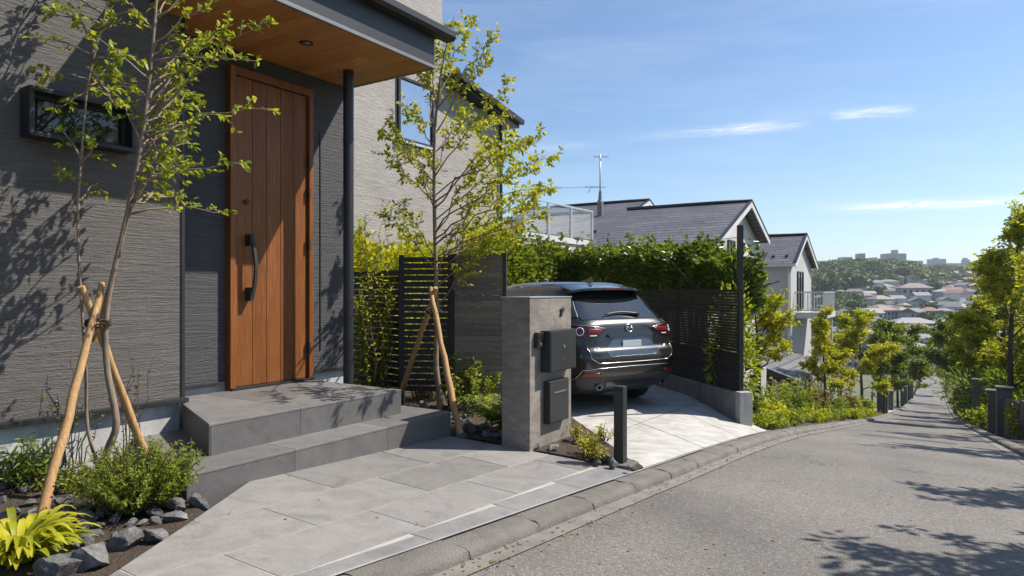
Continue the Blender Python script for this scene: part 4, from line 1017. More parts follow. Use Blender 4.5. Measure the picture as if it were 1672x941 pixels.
# side glass and pillars
sg = MB()
for s in (1, -1):
    def side(x, z, off=.004):
        a, b, w, n = sl(z); xm = (a+b)/2; e = n if x < xm else min(n, 4); q = min(.999, abs(x-xm)/(xm-a if x < xm else b-xm)); return Vector((x, s*(w*(1-q**e)**(1/e)+off), z))
    for xa, xb in ((-1.60, -1.02), (-.96, -.10), (-.04, .72)):
        g_ = MB(); g_.grid(lambda u, v: side(max(-1.62+.45*v, xa+(xb-xa)*u-(.55*v*u if xb > .5 else 0)), 1.165+.345*v), 8, 6); g_.build('side_window', M['tint'], car, smooth=True)
    for x in (-1.36, 1.34):
        wl = MB(); n = 40
        prof = [(.20, .105), (.27, .11), (.325, .10), (.345, .075), (.347, .0), (.345, -.075), (.325, -.10), (.27, -.11), (.20, -.105)]
        yc = s*.80
        vs = [(x+r*math.cos(6.2832*k/n), yc+w, .347+r*math.sin(6.2832*k/n)) for r, w in prof for k in range(n)]
        wl.add(vs, [(i*n+k, i*n+(k+1) % n, (i+1)*n+(k+1) % n, (i+1)*n+k) for i in range(len(prof)-1) for k in range(n)], .5)
        wo = wl.build('wheel', M['tyre'], car, smooth=True, auto=40)
        rm = MB(); rm.tube([(x, yc-s*.09, .347), (x, yc+s*.06, .347)], .215, 30)
        for k in range(5):
            a = k*1.2566; rm.tube([(x+.04*math.cos(a), yc+s*.095, .347+.04*math.sin(a)), (x+.22*math.cos(a), yc+s*.085, .347+.22*math.sin(a))], [.04, .028], 6)
        rm.build('rim', M['alu'], wo)
        MB().tube([(x, yc-s*.20, .347), (x, yc-s*.02, .347)], .10, 16).build('hub', M['cladding'], wo)
    MB().box(.55, .75, min(s*.93, s*1.08), max(s*.93, s*1.08), 1.02, 1.16).build('mirror', M['paint'], car, bevel=.04, smooth=True)
    for xx in (-.55, .35): MB().tube([side(xx-.1, .97, .02), side(xx+.1, .97, .02)], .014, 6).build('door_handle', M['chrome'], car, smooth=True)
axle = MB().tube([(-1.36, -.8, .33), (-1.36, .8, .33)], .05, 8); axle.box(-1.9, -1.2, -.45, .45, .24, .36); axle.build('underbody', M['cladding'], car)

# ------------------------------------------------------------------ letter pillar, bollard
PL = thing('letter_pillar', 'board-marked concrete pillar with black letter box and intercom beside the driveway', 'pillar', (-2.95, 5.18, -1.3))
px0, px1, py0, py1, ptop = -3.233, -2.95, 4.82, 5.554, -.062
MB().box(px0, px1, py0, py1, -1.7, ptop).build('shaft', M['pillar'], PL, bevel=.004)
MB().box(px0-.006, px1+.006, py0-.006, py1+.006, ptop+.001, ptop+.011).build('cap', M['alu'], PL, bevel=.002)
lb = MB().box(px1, px1+.095, 4.993, 5.47, -.70, -.345).build('letter_box', M['black_matte'], PL, bevel=.004)
MB().box(px1+.0955, px1+.101, 5.004, 5.46, -.69, -.355).build('door', M['black'], lb, bevel=.002)
MB().tube([(px1+.101, 5.23, -.49), (px1+.108, 5.23, -.49)], .014, 14).build('lock', M['steel'], lb)
MB().tube([(px1+.101, 5.23, -.60), (px1+.105, 5.23, -.60)], .007, 10).build('keyhole', M['steel'], lb)
pb = MB().box(px1, px1+.055, 5.045, 5.40, -1.155, -.785).build('parcel_box', M['black_matte'], PL, bevel=.003)
MB().box(px1+.056, px1+.062, 5.053, 5.392, -1.147, -.793).build('door', M['black_matte'], pb, bevel=.002)
MB().box(px1+.0625, px1+.068, 5.12, 5.33, -.895, -.884).build('pull', M['steel'], pb)
ic = MB().box(px1, px1+.045, 4.885, 4.975, -.485, -.355).build('intercom', M['black'], PL, bevel=.005)
MB().box(px1+.0455, px1+.048, 4.905, 4.955, -.42, -.37).build('screen', M['glass'], ic)
MB().tube([(px1+.0455, 4.93, -.455), (px1+.050, 4.93, -.455)], .010, 12).build('button', M['steel'], ic)
em = MB()                                       # small dark emblem high on the pillar
em.prism([(px1+.001, 5.355, -.235), (px1+.001, 5.375, -.20), (px1+.001, 5.42, -.165), (px1+.001, 5.385, -.165), (px1+.001, 5.38, -.15), (px1+.001, 5.362, -.168), (px1+.001, 5.335, -.165), (px1+.001, 5.352, -.185), (px1+.001, 5.335, -.20)], (.012, 0, 0)); em.build('emblem', M['black'], PL)
b0 = atz(1013, 757, -1.40); u_ = Vector((-SA, CA, 0))
BL = thing('bollard', 'square black metal bollard at the kerb between paving and driveway', 'bollard', b0)
MB().obox(b0, (1, 0), .041, .041, b0.z-.1, b0.z+.60).build('post', M['black'], BL, bevel=.004)
MB().obox(b0, (1, 0), .0405, .0405, b0.z+.6015, b0.z+.628).build('cap', M['black_matte'], BL, bevel=.004)
MB().obox(b0, (1, 0), .12, .10, b0.z-.06, b0.z+.012).build('footing', M['kerb'], BL, bevel=.006)
# ------------------------------------------------------------------ fences and hedges
def slat_fence(name, label, p0, p1, z0, z1, mat, frame, n, gap, posts=2, th=.012, r0=None):
    p0 = Vector(p0); p1 = Vector(p1); d = (p1-p0); L = d.length; d.normalize(); b = Vector((-d.y, d.x, 0)); mid = (p0+p1)/2
    root = thing(name, label, 'fence', (mid.x, mid.y, z0))
    mb = MB(); h = (z1-z0)/n
    for i in range(n):
        za = z0+h*i+gap/2; zb = za+h-gap
        o = RNG.uniform(-.002, .002)
        c = mid+b*o; mb.obox((c.x, c.y), d, L/2-.01, th/2, za, zb)
    mb.build('slats', mat, root)
    for k in range(posts):
        c = p0+d*(L*k/(posts-1)); MB().obox((c.x+b.x*.03, c.y+b.y*.03), d, .03, .025, z0-.5, z1+.02).build('post', frame, root, bevel=.003)
    return root
a_, b_ = at(655, 600, 7.7), at(735, 600, 7.65); c_, d_ = at(741, 600, 7.6), at(822, 600, 7.5)
slat_fence('slatted_fence', 'dark slatted fence panel behind the brown stakes, left of the paler panel', (a_.x, a_.y, 0), (b_.x, b_.y, 0), -1.15, .39, M['fence_black'], M['black'], 22, .012)
slat_fence('slatted_fence', 'brown-grey weathered slatted panel right of the airy tree, in front of the parked car', (c_.x, c_.y, 0), (d_.x, d_.y, 0), -1.15, .40, M['fence_brown'], M['fence_black'], 24, .005)
e0 = at(560, 600, 8.8); e1 = at(652, 600, 7.9)
slat_fence('slatted_fence', 'dark slatted fence half hidden behind the tall leafy stems by the porch', (e0.x, e0.y, 0), (e1.x, e1.y, 0), -1.3, .25, M['fence_black'], M['black'], 20, .012)
# fence on the far side of the drive, with plinth and board
F0 = Vector((-2.33, 9.22, 0)); FD = Vector((-.72, .69, 0)).normalized(); FN = Vector((FD.y, -FD.x, 0))
RW = thing('retaining_wall', 'low grey concrete plinth wall under the black fence along the driveway', 'wall', (F0.x, F0.y, -1.8))
def quadwall(s0, s1, hb, ht, zb, zt0, zt1):
    A = F0+FD*s0; B = F0+FD*s1
    return MB().hexa([A-FN*hb+Vector((0, 0, zb)), A+FN*hb+Vector((0, 0, zb)), B+FN*hb+Vector((0, 0, zb)), B-FN*hb+Vector((0, 0, zb))], [A-FN*ht+Vector((0, 0, zt0)), A+FN*ht+Vector((0, 0, zt0)), B+FN*ht+Vector((0, 0, zt1)), B-FN*ht+Vector((0, 0, zt1))])
quadwall(.0, 9.5, .07, .07, -3.2, -1.36, -1.36).build('wall', M['plinth'], RW, bevel=.006)
quadwall(-.12, .0, .09, .09, -3.2, -1.34, -1.34).build('end_post', M['concrete'], RW, bevel=.006)
DF = thing('driveway_fence', 'long black slatted fence with solid lower board behind the parked car', 'fence', (F0.x, F0.y, -1.36))
mb = MB(); n = 30
for k in range(9):
    z0, z1 = -1.355+.058*k, -1.300+.058*k
    A = F0+FD*.0-FN*0; M_ = F0+FD*4.75
    mb.obox((M_.x, M_.y), FD, 4.75, .02, z0, z1)
mb.build('lower_board', M['fence_black'], DF)
mb = MB(); nsl = 21; h = (.02+.82)/nsl
for k in range(nsl):
    M_ = F0+FD*4.75+FN*RNG.uniform(-.002, .002)
    mb.obox((M_.x, M_.y), FD, 4.73, .007, -.82+h*k+.002, -.82+h*(k+1)-.004)
mb.build('slats', M['fence_black'], DF)
for s in (1.9, 3.8, 5.7, 7.6, 9.45):
    c = F0+FD*s+FN*.04; MB().obox((c.x, c.y), FD, .03, .03, -1.9, .04).build('post', M['black'], DF, bevel=.003)
c = F0+FD*.03+FN*.0; MB().obox((c.x, c.y), FD, .032, .032, -1.36, .88).build('tall_post', M['black'], DF, bevel=.003)
# clear screen standing on the slats, held by the tall post
A = F0+FD*1.5+FN*.95; B = F0+FD*5.4+FN*.95
SCN = thing('glass_screen', 'tall clear glass screen behind the dark hedge above the driveway fence', 'glass screen', (A.x, A.y, .03))
mid = (A+B)/2
MB().obox((mid.x, mid.y), FD, (B-A).length/2, .004, .03, .855).build('pane', M['clear'], SCN)
MB().obox((mid.x, mid.y), FD, (B-A).length/2, .006, .857, .866).build('top_rail', M['alu'], SCN)
for c in (A, mid, B): MB().obox((c.x, c.y), FD, .009, .009, -2.2, .856).build('support', M['alu'], SCN)
def hedge(label, pts, n, L, W, mat, rw=.35, z0=-.2, seedlump=.5, lo=0, hi=1, name='hedge', top=None):
    P = []; D = []
    for k in range(n):
        f = RNG.random()*(len(pts)-1); i = min(int(f), len(pts)-2); t = f-i
        p = Vector(pts[i][:3]).lerp(Vector(pts[i+1][:3]), t); q = Vector(pts[i+1][:3])-Vector(pts[i][:3]); q.z = 0; q.normalize(); b = Vector((-q.y, q.x, 0))
        zt = pts[i][2]+(pts[i+1][2]-pts[i][2])*t
        zt += .24*mnz.noise(Vector((p.x*1.6, p.y*1.6, 3)))+.16*mnz.noise(Vector((p.x*5, p.y*5, 9)))
        a = RNG.uniform(0, math.pi); s = 1-.35*RNG.random()**2
        bulge = 1+.4*mnz.noise(Vector((p.x*2.2, p.y*2.2, a*1.3)))
        hh = (zt-z0)
        off = math.cos(a)*rw*bulge*s; z = z0+hh*(RNG.random()**.7 if abs(math.cos(a)) > .6 else math.sin(a)*s)
        P.append((p.x+b.x*off, p.y+b.y*off, z)); D.append(b*math.cos(a)+Vector((0, 0, .35+math.sin(a)*.5))+q*RNG.uniform(-.5, .5))
    root = thing(name, label, 'hedge', pts[0][:2]+(z0,))
    T = MB()
    for k in range(max(6, n//420)):
        f = RNG.random()*(len(pts)-1); i = min(int(f), len(pts)-2); p = Vector(pts[i][:3]).lerp(Vector(pts[i+1][:3]), f-i)
        T.tube([(p.x, p.y, z0-1.0), (p.x+RNG.gauss(0, .1), p.y+RNG.gauss(0, .1), z0+.2), (p.x+RNG.gauss(0, .25), p.y+RNG.gauss(0, .25), p.z*.6+z0*.4), (p.x+RNG.gauss(0, .35), p.y+RNG.gauss(0, .35), p.z+.1)], [.02, .016, .01, .003], 5, .5, False)
        # loose shoots standing above the clipped top
        e = Vector((p.x+RNG.gauss(0, .2), p.y+RNG.gauss(0, .2), p.z-.1)); g = e+Vector((RNG.gauss(0, .12), RNG.gauss(0, .12), RNG.uniform(.2, .48)))
        T.tube([e, g], [.004, .001], 4, .5, False)
        for j in range(14):
            P.append(tuple(e.lerp(g, RNG.random()))); w = rv(); w.z = abs(w.z); D.append(w)
    T.build('stems', M['bark_dark'], root)
    leaves('foliage', P, D, L, W, mat, root, up=.4, lo=lo, hi=hi, fold=.15)
    return root
def fp(s, z, o=.58): c = F0+FD*s+FN*o; return (c.x, c.y, z)
hedge('glossy dark green hedge rising above the black driveway fence', [fp(.95, .42), fp(1.5, .52), fp(2.5, .62), fp(4, .74), fp(5.5, .86), fp(7.6, 1.0)], 27000, .10, .055, M['leaf_dark'], .36, -.35)
hedge('glossy green hedge closing the head of the driveway, left of the gabled roof', [fp(7.4, 1.0), (-8.25, 14.7, 1.08), (-8.4, 13.2, 1.08), (-8.3, 11.6, .95)], 10000, .12, .06, M['leaf_dark'], .4, -1.2, lo=.15)
hedge('light green hedge behind the slatted panels under the pale house wall', [(-8.8, 7.6, .95), (-8.3, 8.6, .85), (-8.4, 9.6, .75), (-8.9, 10.9, .85)], 9000, .10, .05, M['leaf_lime'], .42, -1.3)
hedge('yellow-green hedge under the pale house, right beside the porch post', [(-7.6, 6.0, .85), (-7.9, 6.9, .95), (-8.6, 7.6, .95)], 6000, .09, .045, M['leaf_lime'], .40, -1.3)
shrub('garden_shrub', 'airy yellow-green shrub rising above the hedge below the glass terrace', 'shrub', (-9.0, 12.6, -.6), .9, .9, 1.35, 2600, .12, .055, M['leaf_lime'], None, 9, .3)
shrub('garden_shrub', 'light green shrub spilling around the fence end beside the black tall post', 'shrub', (-2.62, 9.95, -1.9), .3, .3, 1.0, 1700, .075, .038, M['leaf_sap'], None, 8, .3)
# ------------------------------------------------------------------ houses to the left of the street
def gable(root, xr_, xl_, yr, zr_, yf, zf, yb, zb, wallm, roofm, base, ov=.35, trim=True):
    """gable end at x = xr_ facing the street, ridge along x; front eave (yf, zf), back eave (yb, zb)"""
    sf = (zr_-zf)/(yr-yf); sb = (zr_-zb)/(yb-yr)
    y0, y1 = yf+ov, yb-ov; z0, z1 = zf+sf*ov-.12, zb+sb*ov-.12
    MB().prism([(xr_-ov, y0, base), (xr_-ov, y1, base), (xr_-ov, y1, z1), (xr_-ov, yr, zr_-.14), (xr_-ov, y0, z0)], (xl_-xr_+2*ov, 0, 0)).build('wall', wallm, root)
    t = .09
    rf = MB().prism([(xr_-.03, yf, zf-t), (xr_-.03, yr, zr_-t), (xr_-.03, yb, zb-t), (xr_-.03, yb, zb), (xr_-.03, yr, zr_), (xr_-.03, yf, zf)], (xl_-xr_+.03, 0, 0)).build('roof', roofm, root)
    bw = .17
    MB().prism([(xr_, yf, zf-bw), (xr_, yr, zr_-bw), (xr_, yb, zb-bw), (xr_, yb, zb+.012), (xr_, yr, zr_+.012), (xr_, yf, zf+.012)], (-.028, 0, 0)).build('barge_board', M['white_trim'], rf)
    MB().prism([(xr_+.02, yf-.02, zf+.013), (xr_+.02, yr, zr_+.014), (xr_+.02, yb+.02, zb+.013), (xr_+.02, yb+.02, zb+.035), (xr_+.02, yr, zr_+.04), (xr_+.02, yf-.02, zf+.035)], (-.10, 0, 0)).build('verge', M['navy_metal'], rf)
    MB().tube([(xr_, yr, zr_+.03), (xl_, yr, zr_+.03)], .06, 8).build('ridge_cap', M['navy_metal'], rf, smooth=True)
    MB().box(xl_, xr_, yf-.10, yf-.005, zf-.12, zf-.02).build('gutter', M['white_trim'], rf, bevel=.01)
    # snow guards
    sgd = MB()
    for i in range(int((xr_-xl_)/.45)):
        x = xr_-.4-.45*i; sgd.box(x-.05, x+.05, yf+.45, yf+.50, zf+sf*.47, zf+sf*.47+.07)
    sgd.build('snow_guards', M['navy_metal'], rf)
    return rf
def window(root, x, y0, y1, z0, z1, face='x', q=.05, mullion=True):
    f = MB()
    if face == 'x':
        f.box(x, x+.05, y0, y1, z1-q, z1).box(x, x+.05, y0, y1, z0, z0+q).box(x, x+.05, y0, y0+q, z0+q, z1-q).box(x, x+.05, y1-q, y1, z0+q, z1-q)
        if mullion: f.box(x, x+.045, (y0+y1)/2-.025, (y0+y1)/2+.025, z0+q, z1-q)
    else:
        f.box(y0, y1, x-.05, x, z1-q, z1).box(y0, y1, x-.05, x, z0, z0+q).box(y0, y0+q, x-.05, x, z0+q, z1-q).box(y1-q, y1, x-.05, x, z0+q, z1-q)
        if mullion: f.box((y0+y1)/2-.025, (y0+y1)/2+.025, x-.045, x, z0+q, z1-q)
    w = f.build('window', M['navy_metal'], root, bevel=.004)
    g = MB()
    if face == 'x': g.box(x+.002, x+.02, y0+q, y1-q, z0+q, z1-q)
    else: g.box(y0+q, y1-q, x-.02, x-.002, z0+q, z1-q)
    g.build('pane', M['glass'], w); return w
G = thing('gabled_house', 'white house with slate gable roof and white barge boards above the hedge', 'house', (-6.5, 20, -3.5))
gable(G, -4.92, -8.9, 20.7, 2.66, 16.75, 1.02, 23.1, 1.66, M['white_wall'], M['slate'], -4.6)
gable(G, -9.22, -14.5, 23.5, 3.32, 19.3, 1.70, 27.2, 1.85, M['white_wall'], M['slate'], -4.6)
window(G, -5.27+.004, 19.3, 20.0, .55, 1.45); window(G, -5.27+.004, 19.3, 20.4, -.9, .25); window(G, -5.27+.004, 21.2, 22.2, -.9, .25)
window(G, 17.1-.004, -7.6, -6.1, -.6, .72, 'y'); window(G, 17.1-.004, -8.7, -7.9, -.6, .72, 'y')
MB().tube([(-5.22, 17.2, 1.0), (-5.22, 17.2, -3.6)], .04, 8).build('downpipe', M['white_trim'], G)
TB = thing('terrace_house', 'flat-roofed pale house wing with a glass-railed roof terrace', 'house', (-10, 16, -1.5))
MB().box(-14, -8.85, 14.06, 17.95, -2.5, 1.30).build('wall', M['grey_wall'], TB)
MB().box(-14.03, -8.80, 14.03, 18.0, 1.302, 1.46).build('parapet', M['white_trim'], TB, bevel=.01)
rl = MB().box(-8.86, -8.80, 14.06, 17.98, 2.30, 2.35).box(-12.5, -8.861, 17.92, 17.98, 2.30, 2.35).build('handrail', M['alu'], TB, bevel=.006)
ps = [14.1, 15.35, 16.62, 17.94]
for y in ps: MB().box(-8.855, -8.805, y-.025, y+.025, 1.462, 2.298).build('post', M['alu'], TB)
for a, b in zip(ps, ps[1:]): MB().box(-8.838, -8.826, a+.03, b-.03, 1.50, 2.26).build('glass_panel', M['clear'], TB)
for a, b in ((-12.5, -11.3), (-11.24, -10.05), (-9.99, -8.87)): MB().box(a, b, 17.944, 17.956, 1.50, 2.26).build('glass_panel', M['clear'], TB)
# aerial
ab = at(980, 338, 24.0)
AN = thing('tv_aerial', 'rooftop television aerial mast with crossed rods on the far gable roof', 'aerial', ab)
k_ = 24.0/1100
MB().tube([ab+Vector((0, 0, -.55)), ab+Vector((0, 0, 1.0)), ab+Vector((0, 0, 1.86))], [.045, .03, .022], 8).build('mast', M['alu'], AN, smooth=True)
MB().lathe(ab, [(.11, -.5), (.11, .18), (.07, .26), (.05, .55)], 10).build('mount', M['plinth'], AN)
an = MB(); e = Vector((CA, SA, 0)); e2 = Vector((-SA, CA, 0))
t_ = ab+Vector((0, 0, 1.78)); an.tube([t_-e*.25, t_+e*.30], .012, 5)
for i in range(7): c = t_+e*(-.22+.08*i); an.tube([c-e2*.14+Vector((0, 0, .02)), c+e2*.14], .007, 4)
an.build('yagi', M['alu'], AN)
an = MB(); t_ = ab+Vector((0, 0, .70)); an.tube([t_-e*.55, t_+e*.2], .014, 5)
for i in range(6): c = t_+e*(-.5+.1*i); an.tube([c-e2*.2, c+e2*.2+Vector((0, 0, .03))], .009, 4)
an.tube([t_-e*.45+Vector((0, 0, -.22)), t_-e*.3+Vector((0, 0, .03)), t_-e*.2], .012, 4)
an.build('dipole_array', M['alu'], AN)
wire = MB(); p0 = ab+Vector((0, 0, .72))-e*.5; p1 = at(880, 297, 24)
wire.tube([p0.lerp(p1, i/10)+Vector((0, 0, -.12*math.sin(math.pi*i/10))) for i in range(11)], .006, 4)
tag(wire.build('cable', M['black']), 'thin cable running left from the television aerial across the sky', 'cable')
# second house: tall, balcony
K2 = thing('tall_house', 'narrow pale house with slate gable roof and a railed balcony over the street', 'house', (-5, 27, -4.6))
gable(K2, -4.5, -11, 27.4, 2.12, 25.2, .97, 29.9, 1.0, M['grey_wall'], M['slate'], -6.5, .22)
X2 = -4.72
window(K2, X2+.003, 26.6, 27.7, -.72, .72)
window(K2, 25.42-.003, -6.2, -5.7, -.35, .35, 'y', mullion=False)
MB().tube([(-4.78, 25.36, .9), (-4.78, 25.36, -4.4)], .04, 8).build('downpipe', M['white_trim'], K2)
BA = MB().box(X2+.004, -3.72, 26.1, 28.9, -1.0, -.78).build('balcony', M['white_trim'], K2, bevel=.01)
for s in ((-3.78, -3.74, 26.12, 28.88), (X2+.01, -3.78, 26.12, 26.16), (X2+.01, -3.78, 28.84, 28.88)):
    MB().box(*s, -.08, -.03).build('rail', M['alu'], BA); MB().box(*s, -.74, -.70).build('rail', M['alu'], BA)
bars = MB()
for i in range(25): y = 26.14+2.72*i/24; bars.box(-3.772, -3.752, y-.012, y+.012, -.70, -.08)
for i in range(9): x = X2+.05+.9*i/9; bars.box(x-.01, x+.01, 26.13, 26.15, -.70, -.08); bars.box(x-.01, x+.01, 28.85, 28.87, -.70, -.08)
bars.build('balusters', M['alu'], BA)
for y in (26.25, 28.75): MB().tube([(-3.85, y, -1.0), (-3.85, y, -6.2)], .045, 8).build('balcony_post', M['white_trim'], K2)
# lean-to in front of it
LT = thing('lean_to', 'slate-roofed lean-to garage with pale walls below the narrow house', 'outbuilding', (-4.5, 22, -4.3))
r0, r1 = 20.3, 25.35
MB().box(-7.4, -3.95, r0+.2, r1, -5.4, -2.62).build('wall', M['white_wall'], LT)
lr_ = MB().hexa([(-3.55, r0-.1, -2.62), (-3.55, r1+.1, -2.62), (-7.6, r1+.1, -1.2), (-7.6, r0-.1, -1.2)], [(-3.55, r0-.1, -2.54), (-3.55, r1+.1, -2.54), (-7.6, r1+.1, -1.12), (-7.6, r0-.1, -1.12)]).build('roof', M['slate'], LT)
MB().hexa([(-3.53, r0-.13, -2.70), (-3.53, r0-.10, -2.70), (-7.6, r0-.10, -1.28), (-7.6, r0-.13, -1.28)], [(-3.53, r0-.13, -2.52), (-3.53, r0-.10, -2.52), (-7.6, r0-.10, -1.10), (-7.6, r0-.13, -1.10)]).build('verge', M['navy_metal'], lr_)
window(LT, -3.95+.003, 21.2, 22.0, -4.2, -2.95); window(LT, -3.95+.003, 23.6, 24.4, -4.2, -2.95)
window(LT, r0+.2-.003, -5.2, -4.5, -4.2, -3.0, 'y')
# boundary wall posts of white fence in the planting strip
for i, y in enumerate((12.2, 14.4, 16.6, 18.6)):
    z = zk(y); tag(MB().box(-4.0, -3.9, y-.05, y+.05, z-.3, z+.9).build('fence_post', M['bark_dark'], bevel=.01), ['dark timber post nearest the driveway, behind the low shrubs', 'dark timber post, second from the driveway, among the shrubs', 'dark timber post, third from the driveway, among the shrubs', 'dark timber post below the slate lean-to'][i], 'post', 'dark posts in the planting strip')
GW = thing('garden_wall', 'low pale garden wall with upright joints behind the planting strip', 'wall', (-4.4, 15, -3))
for i in range(7):
    y = 11.6+1.2*i; MB().box(-4.5, -4.36, y+.006, y+1.194, zk(y)-1.5, zk(y)+1.05-.12*(i % 2)).build('wall_panel', M['grey_wall'], GW)
# ------------------------------------------------------------------ street trees
def street_tree(label, base, h, w, mat, leafL, nleaf, trunk=.3, group='street trees', spread=1.0, lo=0, hi=1, seed=0, shape='cone', r=.07, name='street_tree', lean=(0, 0)):
    RNG.seed(1000+seed); base = Vector(base); T = Tree(); n = 8
    ax = [base+Vector((lean[0]*t*h+.03*h*math.sin(3*t+seed)*t, lean[1]*t*h+.03*h*math.cos(2*t+seed)*t, h*t*.95-.15*(t == 0))) for t in [i/n for i in range(n+1)]]
    T.t.tube(ax, [r*(1-.85*i/n) for i in range(n+1)], 7, .5)
    ends = []
    nb = 17
    for k in range(nb):
        t = trunk+(1-trunk)*(k+RNG.random())/nb; f = t*n; i = min(int(f), n-1); p = ax[i].lerp(ax[i+1], f-i)
        q = (t-trunk)/(1-trunk)
        prof = (math.sin(math.pi*min(1, .22+.78*q))**.8 if shape == 'round' else (1-q)**.75*min(1, .45+q*3)) if shape != 'col' else (.75+.3*math.sin(6*q))*(1-q*.55)
        a = k*2.4+RNG.gauss(0, .4); l = w*.5*prof*RNG.uniform(.7, 1.2)+.05*h*RNG.random()
        e = p+Vector((math.cos(a)*l, math.sin(a)*l, l*RNG.uniform(.25, .9)))
        c = curve(p, e, n=5, jit=.05, rise=.06); T.t.tube(c, [r*.35*(1-q*.6), r*.25, r*.18, r*.1, r*.04], 5, .5, False)
        ends.append((c, l, q))
    ends.append((ax[-3:], .08*h, 1))
    tot = sum(max(.15, l) for _, l, _ in ends)
    for c, l, q in ends:
        m = int(nleaf*max(.15, l)/tot)
        for s in range(max(2, m//26)):             # sprays of leaves along each limb
            f = RNG.uniform(.35, 1)*(len(c)-1); i = min(int(f), len(c)-2); p = c[i].lerp(c[i+1], f-i); d = (c[i+1]-c[i]).normalized()
            o = (d*.7+rv(.7)+Vector((0, 0, .25))).normalized(); L = (.10+.16*l+.03*h)*RNG.uniform(.6, 1.2)*spread
            T.t.tube([p, p+o*L], [r*.06+.002, .002], 3, .5, False)
            for j in range(26):
                u = RNG.random(); w_ = rv(); w_.z *= .5; w_.normalize()
                T.P.append(p+o*L*u+w_*leafL*.6*RNG.random()+rv(.035*L)); T.D.append(o*.5+w_)
    root = thing(name, label, 'tree', base, group)
    T.t.build('trunk', M['bark_dark'], root, smooth=True)
    leaves('crown', T.P, T.D, leafL, leafL*.5, mat, root, up=.4, lo=lo, hi=hi)
    return root
def lbase(u, d, v=690):
    p = at(u, v, d); return Vector((p.x, p.y, zk(p.y)-.03))
def rbase(u, d):
    p = at(u, 690, d); return Vector((p.x, p.y, zr(p.y)+.05))
street_tree('young yellow-green street tree beside the driveway fence end, on a dark straight trunk', lbase(1236, 12.4), 2.5, 1.15, M['leaf_lime'], .075, 5600, .36, seed=1, shape='round', r=.05)
tr = lbase(1236, 12.25)
tag(MB().box(tr.x-.06, tr.x+.06, tr.y-.06, tr.y+.06, tr.z-.1, tr.z+1.25).build('tree_post', M['black_matte'], bevel=.01), 'square dark post against the trunk of the first street tree', 'post')
street_tree('slim columnar yellow-green street tree in front of the narrow balconied house', lbase(1347, 20), 3.15, 1.0, M['leaf_lime'], .085, 6800, .22, seed=2, shape='col', r=.05)
street_tree('broad yellow-green street tree in the middle of the left row, below the roofs', lbase(1408, 30.5), 4.6, 2.6, M['leaf_lime'], .125, 12000, .22, seed=3, shape='round', r=.08)
street_tree('mid green street tree just downhill of the broad yellow one', lbase(1440, 38), 5.1, 3.0, M['leaf_mid'], .16, 10000, .2, seed=4, shape='round', r=.08)
street_tree('dark green street tree at the downhill end of the left row', lbase(1466, 50), 6.2, 3.8, M['leaf_dark'], .20, 10500, .2, seed=5, shape='round', r=.1, lo=.2)
street_tree('small dark green tree farthest down the left kerb', lbase(1484, 66), 5.2, 3.0, M['leaf_dark'], .25, 3200, .2, seed=6, shape='round', r=.1, lo=.3)
street_tree('thin yellow street sapling between the columnar tree and the broad tree', lbase(1372, 24), 2.2, .8, M['leaf_lime'], .085, 1600, .3, seed=7, shape='round', r=.04)
# right-hand row
street_tree('tall yellow-green street tree at the right edge of the photo', rbase(1652, 19.5), 6.6, 3.0, M['leaf_lime'], .115, 25000, .18, hi=.85, seed=11, r=.10, shape='cone', spread=1.1)
street_tree('bushy yellow-green street tree next downhill of the tall one at the right edge', rbase(1634, 26), 5.0, 3.3, M['leaf_lime'], .135, 21000, .2, hi=.7, seed=12, shape='round', r=.09)
street_tree('green street tree in the right row with a straight dark trunk', rbase(1602, 34), 5.6, 3.5, M['leaf_mid'], .17, 14000, .3, seed=13, shape='round', r=.11, hi=.7)
street_tree('dark green round street tree leading the right row downhill', rbase(1573, 44), 6.4, 3.9, M['leaf_dark'], .20, 15000, .26, seed=14, shape='round', r=.13)
street_tree('dark street tree lower down the right row', rbase(1556, 60), 7.6, 3.8, M['leaf_dark'], .28, 3800, .24, seed=15, shape='round', r=.13, lo=.2)
street_tree('dark street tree farthest down the right kerb', rbase(1546, 82), 8.0, 4.2, M['leaf_dark'], .34, 3000, .24, seed=16, shape='round', r=.14, lo=.3)
# trees standing just beyond the right edge of the view; their shade lies across the road
for i, (x, y, h, w) in enumerate(((2.45, 5.9, 4.3, 2.1), (2.75, 8.4, 4.2, 1.5), (2.35, 12.4, 4.6, 1.7), (2.2, 16.8, 5.2, 2.2))):
    street_tree(['street tree nearest the camera on the right kerb', 'second street tree on the right kerb', 'third street tree on the right kerb', 'fourth street tree on the right kerb, before the tall yellow one'][i], (x, y, zr(y)+.05), h, w, M['leaf_lime'], .11, 3600, .34, seed=21+i, shape='round', r=.06)
RNG.seed(77)
# shrubs and ground plants of the left planting strip
spec = [(1228, 11.6, .9, 'leaf_mid'), (1252, 12.2, .5, 'leaf_lime'), (1262, 12.8, .45, 'leaf_yellow'), (1280, 13.8, .55, 'leaf_fern'), (1292, 14.5, 1.1, 'leaf_mid'), (1300, 15.2, .55, 'leaf_sap'), (1318, 16.5, .7, 'leaf_fern'), (1332, 18, 1.25, 'leaf_red'), (1345, 18.6, .6, 'leaf_sap'), (1358, 20, 1.0, 'leaf_mid'),
        (1372, 21.5, .8, 'leaf_fern'), (1384, 23, 1.3, 'leaf_red'), (1396, 25, .9, 'leaf_sap'), (1408, 27, 1.0, 'leaf_mid'), (1416, 29, .9, 'leaf_lime'), (1306, 16.4, 1.5, 'leaf_fern'), (1270, 14.8, 1.2, 'leaf_sap'), (1340, 21, 1.6, 'leaf_mid'), (1245, 12.9, .7, 'leaf_fern')]
